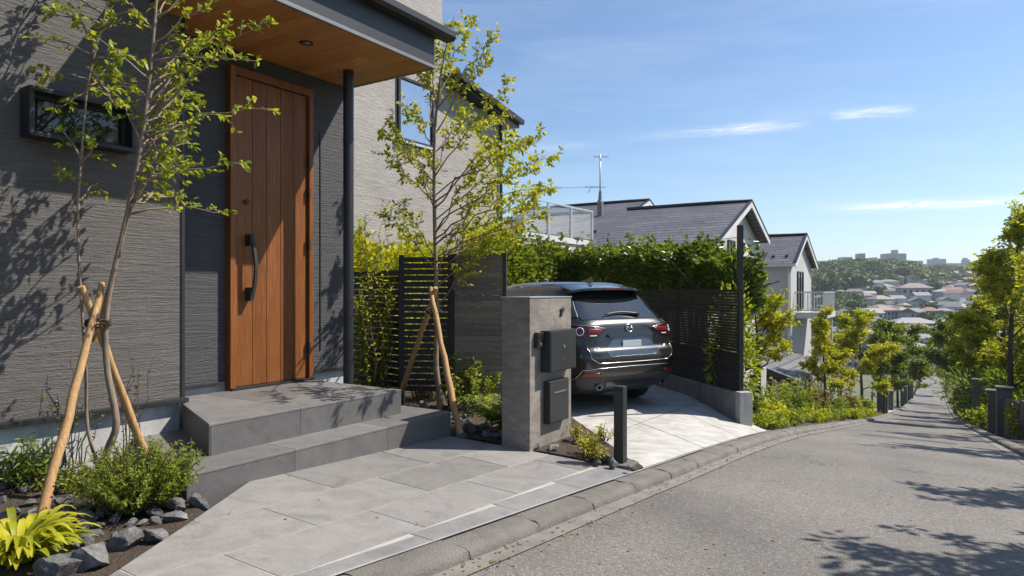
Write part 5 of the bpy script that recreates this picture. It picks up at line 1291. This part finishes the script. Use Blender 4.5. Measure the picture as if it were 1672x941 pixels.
words_ = {'leaf_mid': 'mid green', 'leaf_lime': 'bright yellow-green', 'leaf_yellow': 'bright lime yellow', 'leaf_fern': 'soft green', 'leaf_sap': 'light green', 'leaf_red': 'reddish brown'}
place_ = ['right against the driveway fence end', 'at the foot of the first street tree', 'at the kerb corner by the driveway', 'along the kerb past the first street tree', 'tall beside the garden wall', 'along the kerb below the lean-to', 'along the kerb near the lean-to window', 'tall in front of the lean-to', 'at the kerb under the columnar tree', 'behind the columnar tree', 'at the kerb past the columnar tree', 'tall past the columnar tree', 'along the kerb before the broad tree', 'under the broad street tree', 'at the kerb under the broad street tree', 'rising before the lean-to roof', 'in front of the pale garden wall', 'rising beside the columnar trunk', 'low behind the first street tree trunk']
for i, (u, d, h, mt) in enumerate(spec):
    b = lbase(u, d); b.z += .02
    sprig_plant('border_shrub', words_[mt]+' shrub '+place_[i], 'shrub', b, 36, h*.72, .28*min(1.3, .6+h*.5), .075+.0016*d, .026+.0006*d, M[mt], 15, .95, 'shrubs of the left planting strip', lo=.1)
for k in range(44):
    y = 9.75+k*.52+RNG.uniform(-.15, .15); x = xl(y)-.22-RNG.random()*.25
    sprig_plant('border_plant', 'low spreading plant along the kerb edge of the left planting strip', 'plant', (x, y, bed_z(x, y)-.01), 22, .18+.16*RNG.random(), .24, .06+.0012*y, .022+.0004*y, M[RNG.choice(['leaf_sap', 'leaf_fern', 'leaf_mid', 'leaf_lime'])], 12, 1.0, 'low plants along the left kerb')
# right verge: gate piers, wall, low clipped shrubs, dark-roofed house
RG = []
def rz(y): return zr(y)+.05
for i, (u, d, hw, h) in enumerate(((1624, 15.2, .13, .95), (1640, 14.2, .14, 1.0), (1583, 32, .2, 1.5), (1563, 45, .22, 1.5), (1596, 24, .14, 1.6))):
    p = at(u, 690, d); R_ = thing('gate_pier', ['tall grey concrete gate pier, left one of the right-hand gateway', 'tall grey concrete gate pier, right one of the right-hand gateway', 'concrete pier on the right kerb under the green street tree', 'far concrete pier down the right kerb', 'slim dark pier on the right verge between two trunks'][i], 'pier', (p.x, p.y, rz(p.y)))
    MB().box(p.x-hw, p.x+hw, p.y-hw, p.y+hw, rz(p.y)-.3, rz(p.y)+h).build('shaft', M['plinth_shaded'], R_, bevel=.015)
    MB().box(p.x-hw-.02, p.x+hw+.02, p.y-hw-.02, p.y+hw+.02, rz(p.y)+h+.002, rz(p.y)+h+.05).build('cap', M['plinth_shaded'], R_, bevel=.01)
p0 = at(1640, 690, 14.2); p1 = at(1700, 690, 12.6)
WL = thing('boundary_wall', 'low concrete block wall right of the gateway at the right edge', 'wall', (p1.x, p1.y, rz(p1.y)))
for k in range(4):
    a = p0.lerp(p1, (k+.12)/4); b = p0.lerp(p1, (k+1)/4); c = (a+b)/2; ax = (b-a)
    MB().obox((c.x, c.y), ax, ax.length/2-.004, .06, rz(c.y)-.3, rz(c.y)+.75).build('wall_panel', M['plinth_shaded'], WL, bevel=.008)
p0 = at(1632, 690, 16.2); p1 = at(1604, 690, 22)
W2 = thing('boundary_wall', 'dark low wall running downhill from the right-hand gateway', 'wall', (p1.x, p1.y, rz(p1.y)))
for k in range(5):
    a = p0.lerp(p1, k/5); b = p0.lerp(p1, (k+.97)/5); c = (a+b)/2; ax = b-a
    MB().obox((c.x+.35, c.y), ax, ax.length/2, .06, rz(c.y)-.6, rz(c.y)+.9).build('wall_panel', M['plinth_shaded'], W2, bevel=.008)
for i, (u, d, rx, h) in enumerate(((1615, 17.5, .38, .35), (1606, 20, .4, .3), (1588, 28, .5, .4), (1658, 14.6, .35, .5), (1668, 13.6, .3, .45), (1570, 39, .6, .5))):
    p = at(u, 690, d); shrub('low_shrub', ['clipped lime shrub left of the right-hand gateway', 'low lime ground shrub on the right verge beyond the gateway', 'low green shrub on the right verge under the green street tree', 'green plant at the foot of the right-hand wall', 'leafy plant at the right edge by the wall', 'low shrub far down the right kerb'][i], 'shrub', (p.x, p.y, rz(p.y)), rx, rx, h, 520, .10, .05, M['leaf_sap' if i != 3 else 'leaf_mid'])
for i, (x, y, r_, h, n) in enumerate(((2.6, 21, 1.2, 2.4, 2600), (2.6, 28, 1.4, 2.6, 2400), (2.5, 37, 1.6, 2.9, 2400), (2.1, 48, 1.8, 3.2, 2200), (1.8, 64, 2.0, 3.6, 1800), (2.3, 17.5, 1.0, 2.2, 2600), (1.75, 24.5, .8, 1.7, 2000), (1.6, 32, .9, 1.8, 2000), (1.3, 42, 1.0, 2.2, 2000))):
    shrub('garden_hedge', 'dense dark hedge bush deepening shade behind the right-hand trunks, '+['nearest, by the gateway', 'second from the gateway', 'in the middle of the row', 'well downhill', 'farthest down the street', 'right behind the two gate piers', 'low by the slim dark pier', 'low between the green trees', 'low by the far pier'][i], 'hedge', (x, y, rz(y)-.3), r_, r_*1.6, h/2, n, .17+.003*y, .08, M['leaf_dark'], None, 8, .6)  # hedge mass increased to add darkness under the right-hand trees
RH = thing('dark_roof_house', 'brown timber house with dark slate roof behind the tall tree at the right edge', 'house', (5, 33, -6))
ry0, ry1, rx0 = 31, 38, 1.95
M['brown_wall'] = plain('brown_cladding', (.10, .075, .06), .8, .25, 3, .3, 30)
MB().box(2.7, 9, ry0+.8, ry1, -7.5, -1.5).build('wall', M['brown_wall'], RH)
er = MB().hexa([(rx0, ry0, -1.62), (9.8, ry0, -1.62), (9.8, ry1+.8, -1.62), (rx0, ry1+.8, -1.62)], [(rx0+2.2, ry0+3.2, .35), (7.5, ry0+3.2, .35), (7.5, ry1-2.6, .35), (rx0+2.2, ry1-2.6, .35)]).build('roof', M['slate'], RH)
MB().box(rx0-.03, 9.8, ry0-.04, ry1+.84, -1.78, -1.63).build('eaves', M['bark_dark'], er)
window(RH, ry0+.8-.003, 3.4, 4.6, -4.2, -2.6, 'y'); window(RH, ry0+.8-.003, 5.4, 6.4, -4.2, -2.6, 'y')
# left side farther down: piers and walls
for i, (u, d, hw, h) in enumerate(((1441, 35.5, .25, 1.35), (1452, 40, .22, 1.1), (1476, 56, .25, 1.4), (1486, 70, .3, 1.5))):
    p = at(u, 690, d); R_ = thing('gate_pier', ['broad grey gate pier beside the pale drive on the left, below the broad tree', 'second grey pier beyond the pale drive on the left', 'grey pier on the left kerb under the dark tree', 'farthest pier on the left kerb'][i], 'pier', (p.x, p.y, zk(p.y)))
    MB().box(p.x-hw, p.x+hw, p.y-hw, p.y+hw, zk(p.y)-.3, zk(p.y)+h).build('shaft', M['plinth_shaded'], R_, bevel=.02)
    MB().box(p.x-hw-.03, p.x+hw+.03, p.y-hw-.03, p.y+hw+.03, zk(p.y)+h+.002, zk(p.y)+h+.07).build('cap', M['plinth_shaded'], R_, bevel=.015)
for i, (u, v, d, h_) in enumerate(((1444, 690, 34, 1.2), (1424, 690, 33.5, 1.0))):
    p = at(u, v, d); tag(MB().tube([(p.x, p.y, zk(p.y)-.1), (p.x, p.y, zk(p.y)+h_)], .05, 8).build('timber_post', M['bark_dark']), ['thin dark post by the grey gate pier on the left kerb', 'thin dark post under the broad tree at the pale drive'][i], 'post')
# houses stepping down on the left behind the street trees
M['roof_grey'] = plain('roof_grey', (.20, .20, .21), .6, .15, 1.2, obj=False); M['roof_brown'] = plain('roof_brown', (.26, .20, .17), .7, .15, 1.2, obj=False)
M['roof_red'] = plain('roof_red', (.27, .16, .13), .7, .15, 1.2, obj=False); M['roof_pale'] = plain('roof_pale', (.29, .285, .28), .6, .12, 1.2, obj=False); M['roof_dark'] = plain('roof_dark', (.09, .095, .105), .5, .15, 1.2, obj=False)
M['wall_white'] = plain('wall_white', (.62, .61, .59), .8, .08, 1, obj=False); M['wall_cream'] = plain('wall_cream', (.50, .46, .40), .8, .08, 1, obj=False); M['wall_grey'] = plain('wall_grey', (.36, .36, .36), .8, .08, 1, obj=False)
def mesh_of(fn):
    o = fn(); me = o.data; bpy.data.objects.remove(o); return me
def house_meshes(w, d, h, rh, hip, wallm):
    wall = MB().box(-w/2, w/2, -d/2, d/2, -3, h)
    win = []
    for fy, sg in ((-d/2, -1), ):
        n = max(2, int(w/2.2))
        for k in range(n):
            for z in ((h-1.9,) if h < 4.5 else (h-1.9, h-4.6)):
                x = -w/2+w*(k+.5)/n; m = MB().box(x-.55, x+.55, fy-.06, fy-.002, z, z+1.25); win.append(m)
    if True:
        for k in range(2):
            y = -d/4+d/2*k; win.append(MB().box(w/2+.002, w/2+.06, y-.5, y+.5, h-1.9, h-.65)); win.append(MB().box(-w/2-.06, -w/2-.002, y-.5, y+.5, h-1.9, h-.65))
    o = .5; a, b = w/2+o, d/2+o; rf = MB()
    base = [(-a, -b, h-.02), (a, -b, h-.02), (a, b, h-.02), (-a, b, h-.02)]; lip = [(x, y, h+.16) for x, y, _ in base]
    rf.hexa(base, lip)
    if hip: q = a-b*.92 if a > b else .3; rf.add(lip+[(-q, 0, h+rh), (q, 0, h+rh)], [(0, 1, 5, 4), (1, 2, 5), (2, 3, 4, 5), (3, 0, 4)])
    else: rf.add(lip+[(-a, 0, h+rh), (a, 0, h+rh)], [(0, 1, 5, 4), (2, 3, 4, 5), (1, 2, 5), (3, 0, 4)])
    return wall, rf, win
HV = []
for w, d, h, rh, hip in ((9, 7.5, 5.2, 1.9, True), (11, 8, 5.6, 2.1, True), (8, 7, 5.0, 2.0, False), (13, 8.5, 5.4, 1.8, True), (8.5, 8, 5.8, 2.2, False)):
    a, b, c = house_meshes(w, d, h, rh, hip, None)
    HV.append((mesh_of(lambda: a.build('wall', M['wall_white'])), mesh_of(lambda: b.build('roof', M['roof_grey'])), [mesh_of(lambda m=m: m.build('window', M['glass'])) for m in c], (w, d, h, rh, hip)))
CACHE = {}
def recol(me, m):
    k = (me.name, m.name)
    if k not in CACHE: q = me.copy(); q.materials.clear(); q.materials.append(m); CACHE[k] = q
    return CACHE[k]
def far_house(x, y, z, var, wm_, rm_, rz_, label, group, windows=True, s=1.0):
    wl, rf, wn, _ = HV[var]
    root = thing('house', label, 'house', (x, y, z), group, rz_, True); root.scale = (s, s, s)
    def ch(n, me):
        o = bpy.data.objects.new(n, me); COL.objects.link(o); o.parent = root; return o
    wo = ch('wall', recol(wl, M[wm_])); ch('roof', recol(rf, M[rm_]))
    if windows:
        for m in wn: ch('window', m)
    return root
WN = {'wall_white': 'white', 'wall_cream': 'cream', 'wall_grey': 'grey'}; RN = {'roof_grey': 'grey', 'roof_brown': 'brown', 'roof_red': 'reddish', 'roof_pale': 'pale', 'roof_dark': 'dark slate'}
HD = [(640, 120), (612, 140), (590, 152), (575, 163), (560, 176), (545, 190), (530, 206), (515, 224), (500, 248), (488, 272), (475, 305), (465, 345), (455, 400), (448, 450), (442, 520), (438, 600)]
def hill(u, v):
    d = interp(sorted(HD), v); p = at(u, v, d); return Vector((p.x, p.y, tz(p.x, p.y)))
RNG.seed(4)
# the big ones first
def named(u, v, var, wm_, rm_, a, label, s=1.0):
    p = hill(u, v); return far_house(p.x, p.y, p.z-.3, var, wm_, rm_, YAW+math.radians(a), label, None, True, s)
named(1488, 532, 3, 'wall_white', 'roof_pale', -8, 'long white two-storey house with pale hipped roof in the middle of the far valley', .92)
named(1376, 462, 3, 'wall_white', 'roof_brown', 10, 'white house with a row of windows and flat brown roof up among the hillside trees', 1.0)
named(1492, 478, 1, 'wall_grey', 'roof_brown', -14, 'grey house with broad brown roof halfway up the far hill', 1.1)
named(1400, 546, 2, 'wall_cream', 'roof_brown', 30, 'cream house with large brown gable roof just beyond the narrow balconied house', .9)
named(1352, 552, 4, 'wall_grey', 'roof_dark', 70, 'grey house with dark roof right behind the balcony', .8)
named(1560, 534, 1, 'wall_white', 'roof_grey', -14, 'white house with grey roof right of the long white one', .9)
named(1500, 600, 2, 'wall_cream', 'roof_pale', 20, 'cream gabled house with pale roof at the foot of the street', .8)
named(1455, 575, 4, 'wall_white', 'roof_dark', -20, 'white house with dark roof just left of the street foot', .75)
named(1533, 590, 1, 'wall_grey', 'roof_dark', 12, 'grey house with dark hipped roof just right of the street foot', .7)
used = [(1488, 520, 60), (1376, 452, 34), (1492, 470, 40), (1400, 535, 40), (1352, 545, 30), (1560, 525, 40), (1500, 590, 30), (1455, 565, 28), (1533, 580, 30)]
rows_ = [(566, 34), (548, 34), (532, 32), (518, 30), (505, 28), (494, 27), (484, 25), (474, 24), (466, 23), (458, 21), (452, 19), (446, 18)]
hn = 0
for v, st_ in rows_:
    u = 1335+RNG.random()*20
    while u < 1672:
        vv = v+RNG.uniform(-5, 5); uu = u+RNG.uniform(-4, 4); u += st_*RNG.uniform(.6, 1.0)
        if v < 458 and uu < 1470 and RNG.random() < .6: continue
        if any(abs(uu-a) < c*.75 and abs(vv-b) < 11 for a, b, c in used): continue
        p = hill(uu, vv); wm_ = RNG.choice(['wall_white', 'wall_white', 'wall_cream', 'wall_grey']); rm_ = RNG.choice(['roof_grey', 'roof_brown', 'roof_red', 'roof_pale', 'roof_grey', 'roof_dark', 'roof_brown'])
        band = 'low in the far valley' if v > 525 else ('in the middle of the far town' if v > 480 else 'high on the far hillside')
        far_house(p.x, p.y, p.z-.4, RNG.randrange(5), wm_, rm_, YAW+RNG.choice([0, math.pi/2])+RNG.gauss(0, .35), '%s house with %s roof %s' % (WN[wm_], RN[rm_], band), '%s houses with %s roofs %s' % (WN[wm_], RN[rm_], band), v > 500, RNG.uniform(.5, .82)); hn += 1
# trees of the far hillside
def far_tree_mesh(seed):
    global NR
    NR = np.random.default_rng(seed); P = []; D = []
    for k in range(9):
        c = (NR.normal(0, .26), NR.normal(0, .26), NR.uniform(.42, .85)) if k else (0, 0, .62)
        s = NR.uniform(.2, .36); p, d = ell(150, c, s, s, s*.8, .75); P.append(p); D.append(d+np.array([0, 0, .2]))
    P = np.concatenate(P); D = np.concatenate(D)
    o = leaves('crown', P, np.cross(D, NR.normal(0, 1, D.shape)), .13, .11, M['far_leaf'], None, up=.25, fold=.1); me = o.data; bpy.data.objects.remove(o)
    t = MB().tube([(0, 0, -.1), (0, 0, .35), (.02, .01, .7)], [.04, .03, .012], 6).build('trunk', M['bark_dark']); mt = t.data; bpy.data.objects.remove(t)
    return me, mt
FT = [far_tree_mesh(40+i) for i in range(6)]
def far_tree(p, h, w, label, group):
    me, mt = FT[RNG.randrange(6)]
    root = thing('tree', label, 'tree', p, group, RNG.random()*6.28, True); root.scale = (w, w, h)
    for n, q in (('crown', me), ('trunk', mt)):
        o = bpy.data.objects.new(n, q); COL.objects.link(o); o.parent = root
tn = 0
for k in range(150):                              # wooded crest on the left of the hill
    u = RNG.uniform(1318, 1530); v = RNG.uniform(440, 455 if u > 1400 else 468) if u < 1490 else RNG.uniform(446, 456)
    p = hill(u, v); d = p.length; far_tree(p-Vector((0, 0, .5)), RNG.uniform(7, 12)*(1.0 if u < 1490 else .75), RNG.uniform(10, 17), 'round dark green tree in the wood on the crest of the far hill', 'trees of the wooded crest'); tn += 1
for k in range(120):
    u = RNG.uniform(1335, 1668); v = RNG.uniform(470, 572); p = hill(u, v)
    if any(abs(u-a) < c*.6 and -4 < v-b < 22 for a, b, c in used): continue
    far_tree(p-Vector((0, 0, .3)), RNG.uniform(3, 5), RNG.uniform(4.5, 7.5), 'green tree between the houses of the far town', 'trees among the far houses'); tn += 1
for k in range(44):
    u = RNG.uniform(1330, 1400); v = RNG.uniform(476, 520); p = hill(u, v)
    if k > 30: u = RNG.uniform(1400, 1600)
    if k > 30: p = hill(u, RNG.uniform(455, 475))
    else: p = hill(u, v)
    far_tree(p-Vector((0, 0, .3)), RNG.uniform(4.5, 7), RNG.uniform(6, 9), 'green tree on the slope below the wooded crest', 'trees on the slope below the crest'); tn += 1
# skyline
M['tower'] = plain('tower_concrete', (.30, .32, .34), .8, .06, .02, obj=False)
def tower(u0, u1, vtop, d, label, extra=None, vb=455):
    p = at((u0+u1)/2, vb, d); w = (u1-u0)*d/FPX; zt = (HY-vtop)*d/FPX; zb = tz(p.x, p.y)-4
    R_ = thing('apartment_tower', label, 'apartment block', (p.x, p.y, zb), None, YAW, False); OFF[R_.name] = Vector((0, 0, 0)); R_.location = (p.x, p.y, 0)
    def B(n, x0, x1, y0, y1, z0, z1, m): return MB().box(x0, x1, y0, y1, z0, z1).build(n, m, R_)
    B('wall', -w/2, w/2, 0, w*.4+8, zb, zt, M['tower'])
    fl = max(3, int((zt-zb)/3.2))
    for k in range(fl):
        z = zt-2.4-3.1*k
        if z < zb+1: break
        B('balcony_row', -w/2+1, w/2-1, -.7, -.01, z-.9, z, M['wall_grey'])
    for x0, x1, v in (extra or []):
        B('roof_house', (x0-(u0+u1)/2)*d/FPX, (x1-(u0+u1)/2)*d/FPX, 3, 9, zt+.01, (HY-v)*d/FPX, M['tower'])
tower(1450, 1480, 414, 760, 'tallest grey apartment block on the skyline with a lift house on top', [(1462, 1469, 408)])
tower(1405, 1413, 414, 640, 'small dark block rising out of the wooded crest')
tower(1524, 1545, 423, 980, 'hazy pale apartment block right of the tall one', [(1529, 1535, 421)])
tower(1494, 1507, 426, 900, 'low hazy block between the two pale apartment blocks')
tower(1577, 1584, 424, 1000, 'thin hazy tower at the right of the skyline', [(1578, 1582, 421)])
tower(1340, 1372, 426, 900, 'long hazy building on the skyline at the left')
tower(1375, 1392, 420, 1000, 'hazy block behind the left end of the wooded crest')
tower(1507, 1524, 431, 1050, 'wide hazy low building on the right skyline'); tower(1550, 1576, 430, 1050, 'broad hazy building near the right end of the skyline'); tower(1586, 1640, 431, 1050, 'long hazy building behind the tall yellow tree')
for k in range(60):
    u = RNG.uniform(1480, 1700); p = at(u, 440, RNG.uniform(640, 1000)); p.z = tz(p.x, p.y)-1
    far_tree(p, RNG.uniform(8, 12), RNG.uniform(16, 26), 'hazy tree on the right-hand skyline', 'trees on the right-hand skyline')
# fallen leaves and grit: nobody could count them
P = []; D = []
for k in range(420):
    y = RNG.uniform(1.2, 16); x = xl(y)+.2+abs(RNG.gauss(0, .09)); P.append((x, y, zr(y)+.010)); D.append((RNG.gauss(0, 1), RNG.gauss(0, 1), .02))
for k in range(22):
    x = RNG.uniform(-3.7, -2.3); y = RNG.uniform(1.4, 4.7)
    if (Vector((x, y))-Vector(CP)).dot(CN) > .02 and RNG.random() < .5: P.append((x, y, pz(x, y)+.006)); D.append((RNG.gauss(0, 1), RNG.gauss(0, 1), .02))
for k in range(260):
    y = RNG.uniform(3, 22); x = RNG.uniform(xl(y)+.35, xr(y)-.1); P.append((x, y, zr(y)+.010)); D.append((RNG.gauss(0, 1), RNG.gauss(0, 1), .02))
M['litter'] = foliage('dry_leaf', (.10, .055, .025), (.22, .14, .06), (.38, .30, .12), .15, .7)
fl = leaves('fallen_leaves', P, D, .026, .014, M['litter'], None, up=.97, fold=.12, droop=.0); fl['kind'] = 'stuff'
def haze(density):
    m = bpy.data.materials.new('haze'); m.use_nodes = True; t = m.node_tree; t.nodes.remove(t.nodes['Principled BSDF'])
    v = t.nodes.new('ShaderNodeVolumePrincipled'); v.inputs['Color'].default_value = (.86, .91, 1, 1); v.inputs['Density'].default_value = density; v.inputs['Anisotropy'].default_value = .3
    t.links.new(v.outputs[0], t.nodes['Material Output'].inputs['Volume'])
    o = MB().box(-2510, 2510, -70, 4010, -40, 75).build('haze', m); o['kind'] = 'stuff'; return o
haze(.00026)
# ------------------------------------------------------------------ light, sky, camera
SUN = Vector((.60, .60, 1.0)).normalized()
ld = bpy.data.lights.new('sun', 'SUN'); ld.energy = 5.0; ld.angle = math.radians(.5); ld.color = (1, .935, .84)
lo = bpy.data.objects.new('sun', ld); COL.objects.link(lo); lo.rotation_euler = (-SUN).to_track_quat('-Z', 'Y').to_euler()
w = bpy.data.worlds.new('World'); SC.world = w; w.use_nodes = True
T = w.node_tree; nn = T.nodes; ll = T.links
bg = nn['Background']
sky = nn.new('ShaderNodeTexSky'); sky.sky_type = 'NISHITA'; sky.sun_disc = False
sky.sun_elevation = math.asin(SUN.z); sky.sun_rotation = math.atan2(SUN.x, SUN.y)
sky.air_density = 1.0; sky.dust_density = .5; sky.ozone_density = 3.5; sky.altitude = 50
def wm(op, a, b=0.0, c=None):
    n = nn.new('ShaderNodeMath'); n.operation = op
    for i, v in enumerate((a, b) if c is None else (a, b, c)):
        if isinstance(v, bpy.types.NodeSocket): ll.new(v, n.inputs[i])
        else: n.inputs[i].default_value = v
    return n.outputs[0]
tc = nn.new('ShaderNodeTexCoord'); sp = nn.new('ShaderNodeSeparateXYZ'); ll.new(tc.outputs['Generated'], sp.inputs[0])
X_, Y_, Z_ = sp.outputs
az = wm('ARCTAN2', X_, Y_); el = wm('ARCSINE', Z_)
cv = nn.new('ShaderNodeCombineXYZ'); ll.new(wm('MULTIPLY', az, 9), cv.inputs[0]); ll.new(wm('MULTIPLY', el, 110), cv.inputs[1])
nz = nn.new('ShaderNodeTexNoise'); ll.new(cv.outputs[0], nz.inputs['Vector']); nz.inputs['Scale'].default_value = 2.2; nz.inputs['Detail'].default_value = 12; nz.inputs['Roughness'].default_value = .72; nz.inputs['Distortion'].default_value = .8
def ae(u, v):
    r = ray(u, v).normalized(); return math.atan2(r.x, r.y), math.asin(r.z)
total = None
for (u0, v0, u1, v1, th, s) in ((1110, 218, 1330, 200, .0065, .75), (1350, 190, 1500, 178, .0055, .9), (1320, 340, 1800, 322, .0050, 1.1), (1000, 225, 1150, 215, .006, .25), (820, 245, 1000, 235, .007, .2)):
    a0, e0 = ae(u0, v0); a1, e1 = ae(u1, v1)
    t = wm('DIVIDE', wm('SUBTRACT', az, a0), a1-a0)
    line = wm('ADD', wm('MULTIPLY', t, e1-e0), e0)
    dv = wm('DIVIDE', wm('SUBTRACT', el, line), th)
    g = wm('EXPONENT', wm('MULTIPLY', wm('MULTIPLY', dv, dv), -1.0))
    tt = wm('SUBTRACT', wm('MULTIPLY', t, 2.0), 1.0); t2 = wm('MULTIPLY', tt, tt)
    ends = wm('MAXIMUM', wm('SUBTRACT', 1.0, t2), 0.0)
    k = wm('MULTIPLY', wm('MULTIPLY', g, ends), wm('MULTIPLY', wm('MAXIMUM', wm('SUBTRACT', nz.outputs['Fac'], .36), 0.0), 3.6*s))
    total = k if total is None else wm('ADD', total, k)
cv2 = nn.new('ShaderNodeCombineXYZ'); ll.new(wm('ADD', wm('MULTIPLY', az, 3.0), wm('MULTIPLY', el, 5.0)), cv2.inputs[0]); ll.new(wm('MULTIPLY', el, 22), cv2.inputs[1])
nz2 = nn.new('ShaderNodeTexNoise'); ll.new(cv2.outputs[0], nz2.inputs['Vector']); nz2.inputs['Scale'].default_value = 1.1; nz2.inputs['Detail'].default_value = 9; nz2.inputs['Roughness'].default_value = .6; nz2.inputs['Distortion'].default_value = .6
total = wm('ADD', total, wm('MULTIPLY', wm('MAXIMUM', wm('SUBTRACT', nz2.outputs['Fac'], .45), 0.0), .35))
fac = wm('MINIMUM', total, .9)
mx = nn.new('ShaderNodeMix'); mx.data_type = 'RGBA'; ll.new(fac, mx.inputs[0]); tint = nn.new('ShaderNodeMix'); tint.data_type = 'RGBA'; tint.blend_type = 'MULTIPLY'; tint.inputs[0].default_value = 1; ll.new(sky.outputs[0], tint.inputs[6]); tint.inputs[7].default_value = (1.0, 1.06, 1.10, 1); ll.new(tint.outputs[2], mx.inputs[6]); mx.inputs[7].default_value = (8.5, 8.6, 8.8, 1)
ll.new(mx.outputs[2], bg.inputs['Color']); bg.inputs['Strength'].default_value = .10
cd = bpy.data.cameras.new('camera'); cd.sensor_width = 36; cd.lens = 36*FPX/1672; cd.shift_y = 4.5/1672; cd.clip_start = .05; cd.clip_end = 9000
co = bpy.data.objects.new('camera', cd); COL.objects.link(co); co.location = (0, 0, 0); co.rotation_euler = (math.pi/2, 0, YAW)
SC.camera = co
SC.render.engine = 'CYCLES'
SC.view_settings.view_transform = 'Standard'; SC.view_settings.look = 'None'; SC.view_settings.gamma = 1; SC.view_settings.exposure = .5
SC.view_settings.use_curve_mapping = False
c = SC.cycles; c.use_denoising = True; c.max_bounces = 7; c.diffuse_bounces = 3; c.glossy_bounces = 3; c.transmission_bounces = 4; c.transparent_max_bounces = 16; c.volume_bounces = 0
c.use_adaptive_sampling = True; c.adaptive_threshold = .015; c.sample_clamp_indirect = 6; c.caustics_reflective = False; c.caustics_refractive = False
